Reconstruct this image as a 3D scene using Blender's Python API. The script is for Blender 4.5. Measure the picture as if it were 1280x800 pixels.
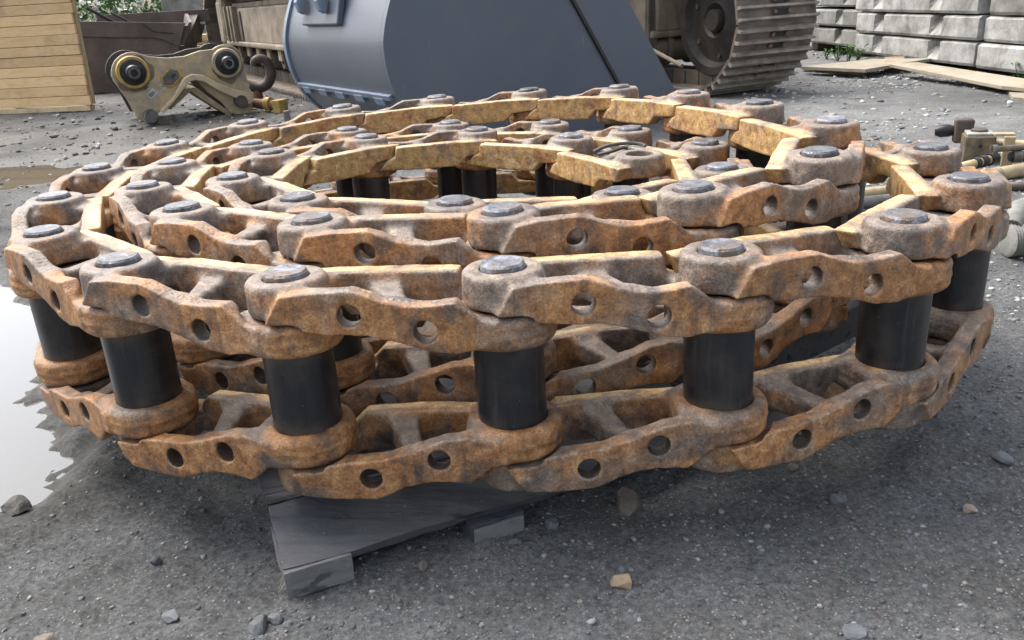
import bpy, bmesh, math, random
import numpy as np
from mathutils import Vector, Matrix

random.seed(7)
rng = np.random.default_rng(11)
for o in list(bpy.data.objects):
    bpy.data.objects.remove(o)
scene = bpy.context.scene
col = scene.collection

# ------------------------------------------------------------------ camera
H = 0.56                                   # lens height above the yard
FPX, PITCH, ROLL = 1043.07, math.radians(21.0892), math.radians(-3.29617)
cR, sR, cP, sP = math.cos(ROLL), math.sin(ROLL), math.cos(PITCH), math.sin(PITCH)
cam_d = bpy.data.cameras.new('camera')
cam_d.sensor_width = 36.0
cam_d.lens = FPX / 1280 * 36.0
cam_d.clip_start, cam_d.clip_end = 0.02, 400
cam = bpy.data.objects.new('camera', cam_d)
col.objects.link(cam)
right = Vector((1, 0, 0)); up = Vector((0, sP, cP)); fwd = Vector((0, cP, -sP))
ri = cR * right + sR * up; ui = -sR * right + cR * up
cam.matrix_world = Matrix(((ri.x, ui.x, -fwd.x, 0), (ri.y, ui.y, -fwd.y, 0), (ri.z, ui.z, -fwd.z, H), (0, 0, 0, 1)))
scene.camera = cam

# ------------------------------------------------------------------ light
SUN_EL, SUN_AZ = math.radians(56), math.radians(-52)     # azimuth clockwise from +Y: high on the left
world = bpy.data.worlds.new('World'); scene.world = world
world.use_nodes = True
wn = world.node_tree
wn.nodes.clear()
sky = wn.nodes.new('ShaderNodeTexSky'); sky.sky_type = 'NISHITA'; sky.sun_disc = False
sky.sun_elevation = SUN_EL; sky.sun_rotation = SUN_AZ
sky.air_density = 1.0; sky.dust_density = 5.0; sky.ozone_density = 1.0
hs = wn.nodes.new('ShaderNodeHueSaturation'); hs.inputs['Saturation'].default_value = 0.42
bg = wn.nodes.new('ShaderNodeBackground'); bg.inputs['Strength'].default_value = 0.15
wo = wn.nodes.new('ShaderNodeOutputWorld')
wn.links.new(sky.outputs[0], hs.inputs['Color']); wn.links.new(hs.outputs[0], bg.inputs[0]); wn.links.new(bg.outputs[0], wo.inputs[0])
sun_d = bpy.data.lights.new('sun', 'SUN'); sun_d.energy = 1.15; sun_d.angle = math.radians(38); sun_d.color = (1, .95, .88)
sun = bpy.data.objects.new('sun', sun_d); col.objects.link(sun)
sdir = Vector((math.sin(SUN_AZ) * math.cos(SUN_EL), math.cos(SUN_AZ) * math.cos(SUN_EL), math.sin(SUN_EL)))
sun.rotation_euler = sdir.to_track_quat('Z', 'Y').to_euler()
sun.location = sdir * 20
scene.view_settings.view_transform = 'Standard'; scene.view_settings.look = 'None'
scene.view_settings.exposure = 1.5; scene.view_settings.gamma = 1.0
scene.view_settings.use_curve_mapping = False

# ------------------------------------------------------------------ helpers
def ray(px, py):
    u, v = (px - 640) / FPX, -(py - 400) / FPX
    d = fwd + ri * u + ui * v
    return d
def gp(px, py, z=0.0):                                   # pixel -> point on the level z
    d = ray(px, py); t = (z - H) / d.z
    return Vector((d.x * t, d.y * t, z))
def pp(px, py, o, n):                                    # pixel -> point on the plane through o with normal n
    d = ray(px, py); c = Vector((0, 0, H))
    return c + d * ((Vector(o) - c).dot(n) / d.dot(n))

def tag(o, label=None, cat=None, group=None, kind=None):
    if label: o['label'] = label
    if cat: o['category'] = cat
    if group: o['group'] = group
    if kind or cat: o['kind'] = kind or 'thing'
    return o
def empty(name, loc, label, cat, group=None, rz=0):
    o = bpy.data.objects.new(name, None); col.objects.link(o)
    o.location = loc; o.rotation_euler = (0, 0, rz); o.empty_display_size = .05
    return tag(o, label, cat, group)
def link_mesh(name, me, mat, parent=None, mw=None):
    o = bpy.data.objects.new(name, me); col.objects.link(o)
    if mat is not None and not me.materials: me.materials.append(mat)
    if parent is not None: o.parent = parent
    if mw is not None: o.matrix_local = mw
    return o

class MB:
    """collects solids in world coordinates and links them as one mesh object"""
    def __init__(s): s.v = []; s.f = []
    def add(s, vs, fs):
        b = len(s.v); s.v += [Vector(v) for v in vs]; s.f += [tuple(b + i for i in f) for f in fs]; return s
    def box(s, c, size, ax=None):
        ax = ax or (Vector((1, 0, 0)), Vector((0, 1, 0)), Vector((0, 0, 1)))
        c = Vector(c); hx, hy, hz = [k / 2 for k in size]
        vs = [c + ax[0] * (i * hx) + ax[1] * (j * hy) + ax[2] * (k * hz) for i in (-1, 1) for j in (-1, 1) for k in (-1, 1)]
        return s.add(vs, [(0, 1, 3, 2), (4, 6, 7, 5), (0, 4, 5, 1), (2, 3, 7, 6), (0, 2, 6, 4), (1, 5, 7, 3)])
    def prism(s, poly, d):                               # poly: list of 3D points (planar), d: extrusion vector
        n = len(poly); d = Vector(d)
        vs = [Vector(p) for p in poly] + [Vector(p) + d for p in poly]
        fs = [tuple(range(n)), tuple(range(2 * n - 1, n - 1, -1))] + [(i, i + n, (i + 1) % n + n, (i + 1) % n) for i in range(n)]
        return s.add(vs, fs)
    def tube(s, pts, rad, seg=12, caps=True, inner=None):
        pts = [Vector(p) for p in pts]; n = len(pts)
        if not hasattr(rad, '__len__'): rad = [rad] * n
        t0 = (pts[1] - pts[0]).normalized()
        a = t0.orthogonal().normalized(); rings = []
        for i, p in enumerate(pts):
            t = (pts[min(i + 1, n - 1)] - pts[max(i - 1, 0)]).normalized()
            a = (a - t * a.dot(t)).normalized(); b = t.cross(a)
            rings.append([p + (a * math.cos(2 * math.pi * k / seg) + b * math.sin(2 * math.pi * k / seg)) * rad[i] for k in range(seg)])
        vs = [q for r in rings for q in r]
        fs = [(i * seg + k, i * seg + (k + 1) % seg, (i + 1) * seg + (k + 1) % seg, (i + 1) * seg + k) for i in range(n - 1) for k in range(seg)]
        if caps: fs += [tuple(range(seg - 1, -1, -1)), tuple((n - 1) * seg + k for k in range(seg))]
        return s.add(vs, fs)
    def lathe(s, o, axis, prof, seg=28, closed=True):    # prof: (r, h) pairs along axis from o
        o = Vector(o); axis = Vector(axis).normalized(); a = axis.orthogonal().normalized(); b = axis.cross(a)
        vs = []; fs = []; n = len(prof)
        for r, h in prof:
            for k in range(seg):
                an = 2 * math.pi * k / seg
                vs.append(o + axis * h + (a * math.cos(an) + b * math.sin(an)) * r)
        m = n if closed else n - 1
        for i in range(m):
            j = (i + 1) % n
            for k in range(seg):
                fs.append((i * seg + k, i * seg + (k + 1) % seg, j * seg + (k + 1) % seg, j * seg + k))
        if not closed:
            fs += [tuple(range(seg - 1, -1, -1)), tuple((n - 1) * seg + k for k in range(seg))]
        return s.add(vs, fs)
    def build(s, name, mat, parent=None, smooth=False, bevel=0, angle=35):
        off = parent.matrix_world.translation.copy() if False else Vector((0, 0, 0))
        p = parent
        while p is not None: off = off + p.location; p = p.parent
        base = Vector((0, 0, 0))
        if parent is None:
            xs = [v.x for v in s.v]; ys = [v.y for v in s.v]; zs = [v.z for v in s.v]
            base = Vector(((min(xs) + max(xs)) / 2, (min(ys) + max(ys)) / 2, min(zs)))
        me = bpy.data.meshes.new(name)
        me.from_pydata([v - off - base for v in s.v], [], s.f); me.update()
        bm = bmesh.new(); bm.from_mesh(me); bmesh.ops.recalc_face_normals(bm, faces=bm.faces); bm.to_mesh(me); bm.free()
        o = link_mesh(name, me, mat, parent); o.location = base
        if smooth:
            me.polygons.foreach_set('use_smooth', [True] * len(me.polygons))
            try: me.set_sharp_from_angle(angle=math.radians(angle))
            except Exception: pass
        if bevel:
            m = o.modifiers.new('bevel', 'BEVEL'); m.width = bevel; m.segments = 2; m.limit_method = 'ANGLE'; m.angle_limit = math.radians(40)
        return o

# ---- numpy noise
def _hash(ix, iy, iz, seed):
    h = (ix * 374761393 + iy * 668265263 + iz * 2147483647 + seed * 974711) & 0xFFFFFFFF
    h = ((h ^ (h >> 13)) * 1274126177) & 0xFFFFFFFF
    h = ((h ^ (h >> 16)) * 2246822519) & 0xFFFFFFFF
    return ((h ^ (h >> 15)) & 0xFFFFFF) / 0xFFFFFF
def vnoise(x, y, z=None, seed=0):
    if z is None: z = np.zeros_like(x)
    xi, yi, zi = np.floor(x).astype(np.int64), np.floor(y).astype(np.int64), np.floor(z).astype(np.int64)
    fx, fy, fz = x - xi, y - yi, z - zi
    fx, fy, fz = [t * t * (3 - 2 * t) for t in (fx, fy, fz)]
    r = 0
    for a in (0, 1):
        for b in (0, 1):
            for c in (0, 1):
                r = r + _hash(xi + a, yi + b, zi + c, seed) * (fx if a else 1 - fx) * (fy if b else 1 - fy) * (fz if c else 1 - fz)
    return r * 2 - 1
def fbm(x, y, z=None, seed=0, oct=4):
    r = 0; a = 1.0; f = 1.0
    for i in range(oct):
        r = r + a * vnoise(x * f, y * f, None if z is None else z * f, seed + i * 17); a *= .5; f *= 2.03
    return r
def sdpoly(px, py, poly):                                # signed distance to polygon, numpy (negative inside)
    P = [np.array(p, float) for p in poly]
    d = np.full(px.shape, 1e9); s = np.ones(px.shape)
    n = len(P)
    for i in range(n):
        a, b = P[i], P[i - 1]
        ex, ey = b - a
        wx, wy = px - a[0], py - a[1]
        t = np.clip((wx * ex + wy * ey) / (ex * ex + ey * ey), 0, 1)
        d = np.minimum(d, (wx - ex * t) ** 2 + (wy - ey * t) ** 2)
        c1 = py >= a[1]; c2 = py < b[1]; c3 = ex * wy > ey * wx
        s = np.where((c1 & c2 & c3) | (~c1 & ~c2 & ~c3), -s, s)
    return s * np.sqrt(d)

# ------------------------------------------------------------------ materials
class NT:
    def __init__(s, name):
        s.m = bpy.data.materials.new(name); s.m.use_nodes = True
        s.t = s.m.node_tree; s.n = s.t.nodes; s.n.clear()
        s.out = s.n.new('ShaderNodeOutputMaterial'); s.b = s.n.new('ShaderNodeBsdfPrincipled')
        s.t.links.new(s.b.outputs[0], s.out.inputs[0])
    def L(s, a, b): s.t.links.new(a, b)
    def coord(s, kind='Object', scale=(1, 1, 1), rand=True):
        tc = s.n.new('ShaderNodeTexCoord'); mp = s.n.new('ShaderNodeMapping'); mp.inputs['Scale'].default_value = scale
        s.L(tc.outputs[kind], mp.inputs['Vector'])
        if not rand: return mp.outputs[0]
        oi = s.n.new('ShaderNodeObjectInfo'); ml = s.n.new('ShaderNodeMath'); ml.operation = 'MULTIPLY'; ml.inputs[1].default_value = 37.0
        s.L(oi.outputs['Random'], ml.inputs[0])
        ad = s.n.new('ShaderNodeVectorMath'); ad.operation = 'ADD'; s.L(mp.outputs[0], ad.inputs[0]); s.L(ml.outputs[0], ad.inputs[1])
        return ad.outputs[0]
    def rnd(s): return s.n.new('ShaderNodeObjectInfo').outputs['Random']
    def noise(s, vec, scale, detail=5, rough=.6, dist=0):
        x = s.n.new('ShaderNodeTexNoise'); x.inputs['Scale'].default_value = scale; x.inputs['Detail'].default_value = detail
        x.inputs['Roughness'].default_value = rough; x.inputs['Distortion'].default_value = dist
        s.L(vec, x.inputs['Vector']); return x.outputs['Fac']
    def voro(s, vec, scale, feature='F1', out='Distance'):
        x = s.n.new('ShaderNodeTexVoronoi'); x.feature = feature; x.inputs['Scale'].default_value = scale; s.L(vec, x.inputs['Vector']); return x.outputs[out]
    def ramp(s, fac, stops, interp='LINEAR'):
        r = s.n.new('ShaderNodeValToRGB'); r.color_ramp.interpolation = interp
        e = r.color_ramp.elements
        while len(e) < len(stops): e.new(.5)
        for i, (p, c) in enumerate(stops):
            e[i].position = p; e[i].color = (c if hasattr(c, '__len__') else (c, c, c)) + (1,) if hasattr(c, '__len__') else (c, c, c, 1)
        s.L(fac, r.inputs[0]); return r.outputs[0]
    def mix(s, fac, a, b, mode='MIX'):
        x = s.n.new('ShaderNodeMix'); x.data_type = 'RGBA'; x.blend_type = mode
        for sock, v in ((x.inputs[0], fac), (x.inputs[6], a), (x.inputs[7], b)):
            if hasattr(v, 'links'): s.L(v, sock)
            elif hasattr(v, '__len__'): sock.default_value = tuple(v) + (1,)
            else: sock.default_value = v
        return x.outputs[2]
    def math(s, op, a, b=0.0, clamp=False):
        x = s.n.new('ShaderNodeMath'); x.operation = op; x.use_clamp = clamp
        for sock, v in ((x.inputs[0], a), (x.inputs[1], b)):
            if hasattr(v, 'links'): s.L(v, sock)
            else: sock.default_value = v
        return x.outputs[0]
    def attr(s, name, out='Fac'):
        x = s.n.new('ShaderNodeAttribute'); x.attribute_name = name; return x.outputs[out]
    def point(s): return s.n.new('ShaderNodeNewGeometry').outputs['Pointiness']
    def bump(s, h, strength=.3, dist=.01, prev=None):
        x = s.n.new('ShaderNodeBump'); x.inputs['Strength'].default_value = strength; x.inputs['Distance'].default_value = dist
        s.L(h, x.inputs['Height'])
        if prev: s.L(prev, x.inputs['Normal'])
        return x.outputs[0]
    def fin(s, color, rough=.6, metal=0.0, normal=None, spec=.5, coat=0):
        for k, v in (('Base Color', color), ('Roughness', rough), ('Metallic', metal), ('Specular IOR Level', spec), ('Coat Weight', coat)):
            if hasattr(v, 'links'): s.L(v, s.b.inputs[k])
            elif hasattr(v, '__len__'): s.b.inputs[k].default_value = tuple(v) + (1,)
            else: s.b.inputs[k].default_value = v
        if normal: s.L(normal, s.b.inputs['Normal'])
        return s.m

def dirty(name, base, dirt, scale=6, amount=.5, rough=(.45, .8), metal=0, bump=.15, fine=90, var=.12, spec=.4):
    t = NT(name); v = t.coord()
    n1 = t.noise(v, scale, 7, .65, .3); n2 = t.noise(v, fine, 4, .6)
    c1 = t.mix(t.ramp(n1, [(.5 - amount * .3, 0), (.5 + (1 - amount) * .35, 1)]), dirt, base)
    k = t.math('ADD', t.math('MULTIPLY', n2, var * 2), 1 - var)
    c2 = t.mix(1.0, c1, t.math('ADD', k, 0), 'MULTIPLY')
    r = t.math('ADD', t.math('MULTIPLY', n1, rough[0] - rough[1]), rough[1] + .0, True)
    return t.fin(c2, r, metal, t.bump(n2, bump, .004), spec)

# forged link: rust, dried mud, worn yellow paint; masks come from the shape of the link itself
def link_material():
    t = NT('forged_link_rust'); v = t.coord()
    big = t.noise(v, 13, 4, .55); mid = t.noise(v, 70, 5, .72); fine = t.noise(v, 420, 3, .7); blot = t.noise(v, 24, 5, .62)
    rail = t.attr('rail'); shoe = t.attr('shoe'); pocket = t.attr('pocket')
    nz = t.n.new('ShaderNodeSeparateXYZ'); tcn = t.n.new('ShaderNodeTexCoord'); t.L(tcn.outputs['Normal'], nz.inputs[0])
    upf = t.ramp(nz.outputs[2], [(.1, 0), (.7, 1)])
    rust = t.ramp(mid, [(.33, (.14, .064, .028)), (.45, (.265, .123, .046)), (.55, (.35, .172, .066)), (.68, (.455, .265, .122))])
    mud = t.ramp(mid, [(.33, (.075, .059, .050)), (.45, (.138, .106, .084)), (.55, (.185, .144, .113)), (.68, (.28, .23, .18))])
    yel = t.ramp(mid, [(.33, (.21, .12, .045)), (.45, (.37, .215, .075)), (.55, (.45, .28, .105)), (.68, (.52, .38, .20))])
    sel = t.math('ADD', big, t.math('SUBTRACT', t.math('MULTIPLY', t.math('ADD', upf, pocket), .10), t.math('MULTIPLY', shoe, .07)))
    sel = t.math('ADD', sel, t.math('MULTIPLY', t.math('SUBTRACT', t.rnd(), .5), .10))
    sel = t.math('ADD', sel, t.math('SUBTRACT', t.math('MULTIPLY', t.attr('boss'), .085), t.math('MULTIPLY', t.attr('lug'), .11)))
    c = t.mix(t.ramp(sel, [(.42, 0), (.60, 1)]), rust, mud)
    f_y = t.math('MULTIPLY', t.ramp(blot, [(.38, .05), (.52, 1)]), rail, True)
    c = t.mix(f_y, c, yel)
    c = t.mix(t.math('MULTIPLY', t.math('MULTIPLY', upf, rail), t.ramp(blot, [(.46, .05), (.60, .8)])), c, (.54, .43, .26))  # polished cream wear, with bright sky sheen painted into up-facing rail tops
    f_s = t.ramp(t.math('ADD', blot, t.math('MULTIPLY', t.math('SUBTRACT', mid, .5), .3)), [(.54, 0), (.67, .8)])
    f_s = t.math('MULTIPLY', f_s, t.math('SUBTRACT', 1.0, t.math('MULTIPLY', rail, .6)))
    c = t.mix(f_s, c, (.072, .066, .066))
    # drips and oil darkening below the holes and along the foot of the shoe side
    drip = t.ramp(t.noise(t.coord(scale=(1, 1, .12)), 60, 3, .6), [(.55, 0), (.66, .55)])
    c = t.mix(t.math('MULTIPLY', drip, shoe), c, (.085, .055, .036))
    edge = t.ramp(t.point(), [(.52, 0), (.58, 1)])
    c = t.mix(t.math('MULTIPLY', t.math('MULTIPLY', edge, t.ramp(mid, [(.42, 0), (.58, 1)])), .7, True), c, (.43, .34, .23))
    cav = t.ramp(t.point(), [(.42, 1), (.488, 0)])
    c = t.mix(t.math('MULTIPLY', cav, .7), c, (.05, .036, .028))  # recess shading painted into the colour of the creases
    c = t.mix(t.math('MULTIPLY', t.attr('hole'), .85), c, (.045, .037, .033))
    vary = t.math('ADD', t.math('MULTIPLY', t.rnd(), .24), .90)
    grain = t.ramp(fine, [(.30, .64), (.5, 1.0), (.70, 1.42)])
    c = t.mix(1.0, t.mix(1.0, c, vary, 'MULTIPLY'), grain, 'MULTIPLY')
    rough = t.ramp(t.math('ADD', mid, t.math('MULTIPLY', f_s, -.25)), [(.25, .38), (.65, .72)])
    h = t.math('ADD', t.math('MULTIPLY', mid, .8), t.math('MULTIPLY', fine, .28))
    return t.fin(c, rough, t.math('MULTIPLY', f_s, .35), t.bump(h, .7, .0035), .5)

M = {}
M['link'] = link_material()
def bushing_material():
    t = NT('black_bushing'); v = t.coord()
    n = t.noise(v, 16, 5, .65); f = t.noise(v, 420, 2, .7); st = t.noise(t.coord(scale=(1, 1, .07)), 90, 4, .65)
    c = t.mix(t.ramp(n, [(.46, 0), (.64, .75)]), (.008, .009, .0125), (.034, .030, .027))
    c = t.mix(t.ramp(st, [(.56, 0), (.68, .5)]), c, (.05, .045, .042))
    c = t.mix(t.ramp(f, [(.72, 0), (.75, .7)]), c, (.28, .26, .23))
    low = t.n.new('ShaderNodeSeparateXYZ'); tc = t.n.new('ShaderNodeTexCoord'); t.L(tc.outputs['Object'], low.inputs[0])
    dust = t.math('MULTIPLY', t.ramp(t.math('ABSOLUTE', t.math('ADD', low.outputs[2], .121)), [(.030, 0), (.047, 1)]), t.ramp(n, [(.42, .1), (.6, .8)]))
    c = t.mix(dust, c, (.085, .062, .045))
    return t.fin(c, t.ramp(st, [(.35, .26), (.65, .5)]), 0, t.bump(t.math('ADD', st, t.math('MULTIPLY', f, .4)), .12, .001), .5)
M['bushing'] = bushing_material()
def pin_material():
    t = NT('pin_steel'); v = t.coord()
    n = t.noise(v, 75, 5, .7); f = t.noise(v, 420, 3, .75); sc = t.noise(t.coord(scale=(1, .12, 1)), 160, 4, .7)
    k = t.math('ADD', t.math('MULTIPLY', t.rnd(), .9), .55)
    c = t.ramp(n, [(.36, (.05, .052, .058)), (.5, (.10, .104, .122)), (.62, (.18, .188, .215))])
    c = t.mix(1.0, c, k, 'MULTIPLY')
    c = t.mix(t.ramp(t.math('ADD', t.noise(v, 40, 4, .65), t.math('MULTIPLY', t.math('SUBTRACT', t.rnd(), .5), .14)), [(.50, 0), (.62, .85)]), c, (.125, .088, .062))
    c = t.mix(t.ramp(sc, [(.60, 0), (.68, .6)]), c, (.38, .39, .42))
    return t.fin(c, t.ramp(n, [(.36, .25), (.62, .52)]), .35, t.bump(t.math('ADD', t.math('MULTIPLY', n, 1.0), t.math('MULTIPLY', t.math('ADD', f, sc), .35)), .8, .003), .5)
M['pin'] = pin_material()

def ground_material():
    t = NT('wet_yard_gravel'); v = t.coord(rand=False)
    patch = t.noise(v, .9, 5, .6, .4); med = t.noise(v, 7, 6, .65); fine = t.noise(v, 140, 6, .8); grit = t.noise(v, 480, 3, .75)
    c = t.ramp(fine, [(.33, (.07, .0725, .076)), (.45, (.145, .15, .154)), (.56, (.215, .221, .225)), (.68, (.32, .327, .33))])
    wet = t.attr('wet'); far = t.attr('far')
    c = t.mix(t.math('MULTIPLY', far, .6), c, t.ramp(fine, [(.36, (.085, .085, .083)), (.64, (.25, .25, .245))]))
    c = t.mix(t.ramp(med, [(.42, 0), (.64, .6)]), c, t.ramp(fine, [(.35, (.07, .069, .062)), (.65, (.135, .132, .12))]))
    for sc, lo, hi, k, col_ in ((300, .72, .78, .8, None), (150, .80, .86, .7, (.24, .245, .25)), (75, .86, .9, .55, (.2, .205, .21))):
        cell = t.n.new('ShaderNodeTexVoronoi'); cell.inputs['Scale'].default_value = sc; t.L(v, cell.inputs['Vector'])
        sep = t.n.new('ShaderNodeSeparateColor'); t.L(cell.outputs['Color'], sep.inputs[0])
        cw = t.ramp(sep.outputs[0], [(lo, 0), (hi, 1)]); ci = t.ramp(cell.outputs['Distance'], [(.24, 1), (.42, 0)])
        cc = col_ or t.ramp(sep.outputs[1], [(.2, (.10, .105, .115)), (.5, (.27, .25, .21)), (.8, (.46, .46, .44))])
        c = t.mix(t.math('MULTIPLY', t.math('MULTIPLY', cw, ci), k), c, cc)
    c = t.mix(t.math('MULTIPLY', wet, .9), c, t.ramp(fine, [(.35, (.024, .023, .021)), (.65, (.082, .078, .069))]))
    c = t.mix(1.0, c, t.ramp(patch, [(.35, .68), (.65, 1.28)]), 'MULTIPLY')
    rough = t.math('SUBTRACT', t.ramp(med, [(.3, .6), (.7, .85)]), t.math('MULTIPLY', t.ramp(wet, [(.7, 0), (1, 1)]), .4), True)
    nm = t.bump(fine, 1.0, .007); nm = t.bump(grit, .6, .002, nm)
    return t.fin(c, rough, 0, nm, t.math('ADD', t.math('MULTIPLY', t.ramp(wet, [(.7, 0), (1, 1)]), .3), .08))
M['ground'] = ground_material()
def water_material():
    t = NT('puddle_water'); v = t.coord(rand=False)
    n = t.noise(v, 9, 3, .5)
    t.b.inputs['IOR'].default_value = 1.33
    return t.fin((.05, .052, .05), .03, 0, t.bump(n, .03, .01), 1.0, coat=.35)
M['water'] = water_material()
def pebble_material():
    t = NT('pebble_stone'); v = t.coord(rand=False)
    n = t.noise(v, 150, 4, .7)
    c = t.mix(1.0, t.attr('tint', 'Color'), t.ramp(n, [(.3, .7), (.7, 1.25)]), 'MULTIPLY')
    return t.fin(c, .8, 0, t.bump(n, .4, .002), .35)
M['pebble'] = pebble_material()
def wood(name, a, b, dark, grain=(3, 40, 40), scale=1.0, rough=.75):
    t = NT(name); v = t.coord(scale=grain)
    speck = t.ramp(t.noise(t.coord(), 330, 2, .7), [(.68, 0), (.73, 1)]) if name.startswith(('oil', 'grey', 'bare')) else None
    n = t.noise(v, scale, 6, .65, 1.2); f = t.noise(v, scale * 6, 4, .6); blot = t.noise(t.coord(), 5, 4, .6)
    c = t.ramp(n, [(.3, a), (.55, b), (.78, a)])
    c = t.mix(t.ramp(f, [(.55, 0), (.75, .45)]), c, dark)
    c = t.mix(t.ramp(blot, [(.52, 0), (.75, .5)]), c, dark)
    c = t.mix(1.0, c, t.math('ADD', t.math('MULTIPLY', t.rnd(), .3), .82), 'MULTIPLY')
    if speck: c = t.mix(t.math('MULTIPLY', speck, .6), c, (.3, .31, .31))
    if not speck: return t.fin(c, rough, 0, t.bump(f, .3, .003), .3)
    crack = t.ramp(t.noise(t.coord(scale=tuple(g * (1 if g < 10 else 1.6) for g in grain)), scale * 1.4, 3, .5), [(.60, 0), (.66, .7)])
    c = t.mix(crack, c, tuple(k * .5 for k in dark))
    return t.fin(c, rough, 0, t.bump(t.math('SUBTRACT', f, t.math('MULTIPLY', crack, .5)), .4, .003), .3)
M['pine'] = wood('pine_plank', (.55, .355, .165), (.65, .46, .25), (.29, .18, .09))
M['pine_end'] = wood('pine_side', (.40, .30, .18), (.5, .4, .25), (.2, .15, .09), grain=(30, 30, 3))
M['ply'] = wood('weathered_board', (.24, .205, .155), (.31, .275, .215), (.13, .105, .075), grain=(6, 6, 6))
M['pallet'] = wood('oil_blackened_board', (.05, .056, .075), (.085, .09, .105), (.02, .021, .028), grain=(4, 30, 30), rough=.5)
M['pallet_raw'] = wood('grey_wet_timber', (.058, .062, .075), (.105, .105, .11), (.03, .03, .034), grain=(4, 25, 25), rough=.5)
M['pallet_foot'] = wood('bare_grey_timber', (.115, .12, .125), (.17, .172, .165), (.06, .065, .075), grain=(4, 25, 25), rough=.6)
M['oldwood'] = wood('old_plank', (.20, .14, .09), (.32, .23, .15), (.08, .055, .04), grain=(3, 30, 30))
M['concrete'] = dirty('weathered_concrete', (.39, .39, .375), (.15, .145, .13), 8, .58, (.75, .95), 0, .5, 60, .2)
M['concrete_dark'] = dirty('mossy_concrete', (.25, .25, .235), (.12, .12, .105), 7, .5, (.8, .95), 0, .5, 60, .2)
M['rustbucket'] = dirty('brown_rusty_plate', (.155, .12, .105), (.085, .068, .06), 4, .5, (.6, .85), .15, .25, 70, .2)
M['rust_edge'] = dirty('bright_rust', (.30, .15, .08), (.14, .08, .05), 9, .5, (.7, .9), 0, .3)
M['bluegrey'] = None
def paint_bg():
    t = NT('blue_grey_paint'); v = t.coord()
    n = t.noise(v, 2.5, 5, .6); f = t.noise(v, 300, 3, .7); orange = t.noise(v, 80, 2, .5)
    c = t.mix(t.ramp(n, [(.35, 0), (.7, 1)]), (.070, .086, .112), (.086, .103, .130))
    c = t.mix(t.ramp(f, [(.735, 0), (.76, .5)]), c, (.3, .32, .34))
    c = t.mix(t.ramp(t.noise(v, 11, 6, .7), [(.52, 0), (.68, .4)]), c, (.105, .10, .095))
    c = t.mix(t.ramp(t.noise(t.coord(scale=(1, 1, .15)), 60, 5, .75), [(.64, 0), (.70, .35)]), c, (.20, .22, .24))
    return t.fin(c, t.ramp(n, [(.3, .34), (.7, .44)]), 0, t.bump(orange, .02, .002), .5)
M['bluegrey'] = paint_bg()
M['bluegrey_edge'] = dirty('pale_blue_edge', (.17, .22, .29), (.12, .15, .2), 8, .5, (.35, .5), 0, .05)
M['black'] = dirty('black_paint', (.014, .014, .015), (.03, .028, .026), 9, .5, (.4, .7), 0, .1)
M['tan'] = dirty('dusty_tan_paint', (.31, .26, .19), (.14, .115, .085), 6, .52, (.6, .85), 0, .15, 80, .12)
M['tan_dark'] = dirty('oily_dust', (.13, .105, .08), (.05, .042, .035), 8, .5, (.6, .85), 0, .2)
M['shoe'] = dirty('worn_track_shoe', (.22, .18, .15), (.10, .078, .064), 9, .5, (.5, .75), .25, .3, 110, .2)
M['grouser'] = dirty('worn_grouser_edge', (.40, .365, .32), (.20, .17, .145), 14, .45, (.45, .7), .3, .3, 110, .2)
M['mudlump'] = dirty('dark_mud', (.055, .052, .046), (.03, .029, .026), 20, .5, (.5, .8), 0, .6, 120, .25)
M['idler'] = dirty('oily_idler', (.07, .06, .05), (.018, .017, .016), 5, .55, (.4, .75), .2, .2)
M['darksteel'] = dirty('dark_grey_panel', (.055, .057, .062), (.03, .03, .03), 4, .5, (.5, .8), 0, .08)
M['coupler'] = dirty('chalky_yellow_paint', (.45, .345, .19), (.235, .205, .165), 7, .6, (.55, .8), 0, .3, 45, .35)
M['coupler_pale'] = dirty('chalky_cream_paint', (.56, .45, .28), (.36, .28, .18), 6, .5, (.55, .8), 0, .2, 60, .2)
M['grease_film'] = dirty('grease_film', (.20, .165, .11), (.06, .052, .042), 16, .55, (.35, .7), 0, .2, 50, .3)
M['coupler_y'] = dirty('yellow_ring', (.50, .33, .07), (.16, .125, .075), 18, .62, (.5, .75), 0, .2)
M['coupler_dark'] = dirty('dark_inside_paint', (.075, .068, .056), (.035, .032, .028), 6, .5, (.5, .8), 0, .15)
M['greasesteel'] = dirty('greasy_steel', (.035, .035, .038), (.015, .015, .016), 14, .5, (.25, .5), .4, .15)
M['capsteel'] = dirty('scuffed_steel', (.16, .15, .14), (.06, .055, .05), 20, .5, (.4, .65), .4, .2)
M['brassy'] = dirty('dirty_brassy_steel', (.24, .19, .12), (.07, .06, .05), 18, .55, (.35, .6), .4, .25, 90, .25)
M['hook'] = dirty('rusty_hook', (.115, .088, .07), (.05, .042, .038), 14, .5, (.55, .8), .2, .3)
M['cream'] = dirty('cream_pipe_paint', (.50, .40, .22), (.22, .175, .11), 14, .5, (.4, .65), 0, .08)
M['white_label'] = dirty('faded_sticker', (.55, .55, .5), (.3, .29, .25), 30, .4, (.5, .7), 0, .05)
M['label_ink'] = dirty('sticker_ink', (.12, .12, .11), (.2, .2, .18), 30, .4, (.5, .7), 0, .05)
M['leaf'] = None
def leafm(name, a, b):
    t = NT(name); v = t.coord()
    c = t.mix(t.noise(v, 30, 3), a, b)
    m = t.fin(c, .6, 0, None, .3)
    return m
M['leaf'] = leafm('weed_leaf', (.05, .115, .03), (.11, .19, .06))
M['petal'] = leafm('white_petal', (.7, .72, .68), (.8, .8, .78))
def rockm(name, a, b):
    return dirty(name, a, b, 22, .5, (.7, .9), 0, .5, 160, .25)
M['rock_tan'] = rockm('tan_rock', (.36, .27, .17), (.19, .15, .11))
M['rock_grey'] = rockm('blue_grey_rock', (.155, .168, .178), (.085, .09, .096))
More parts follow.
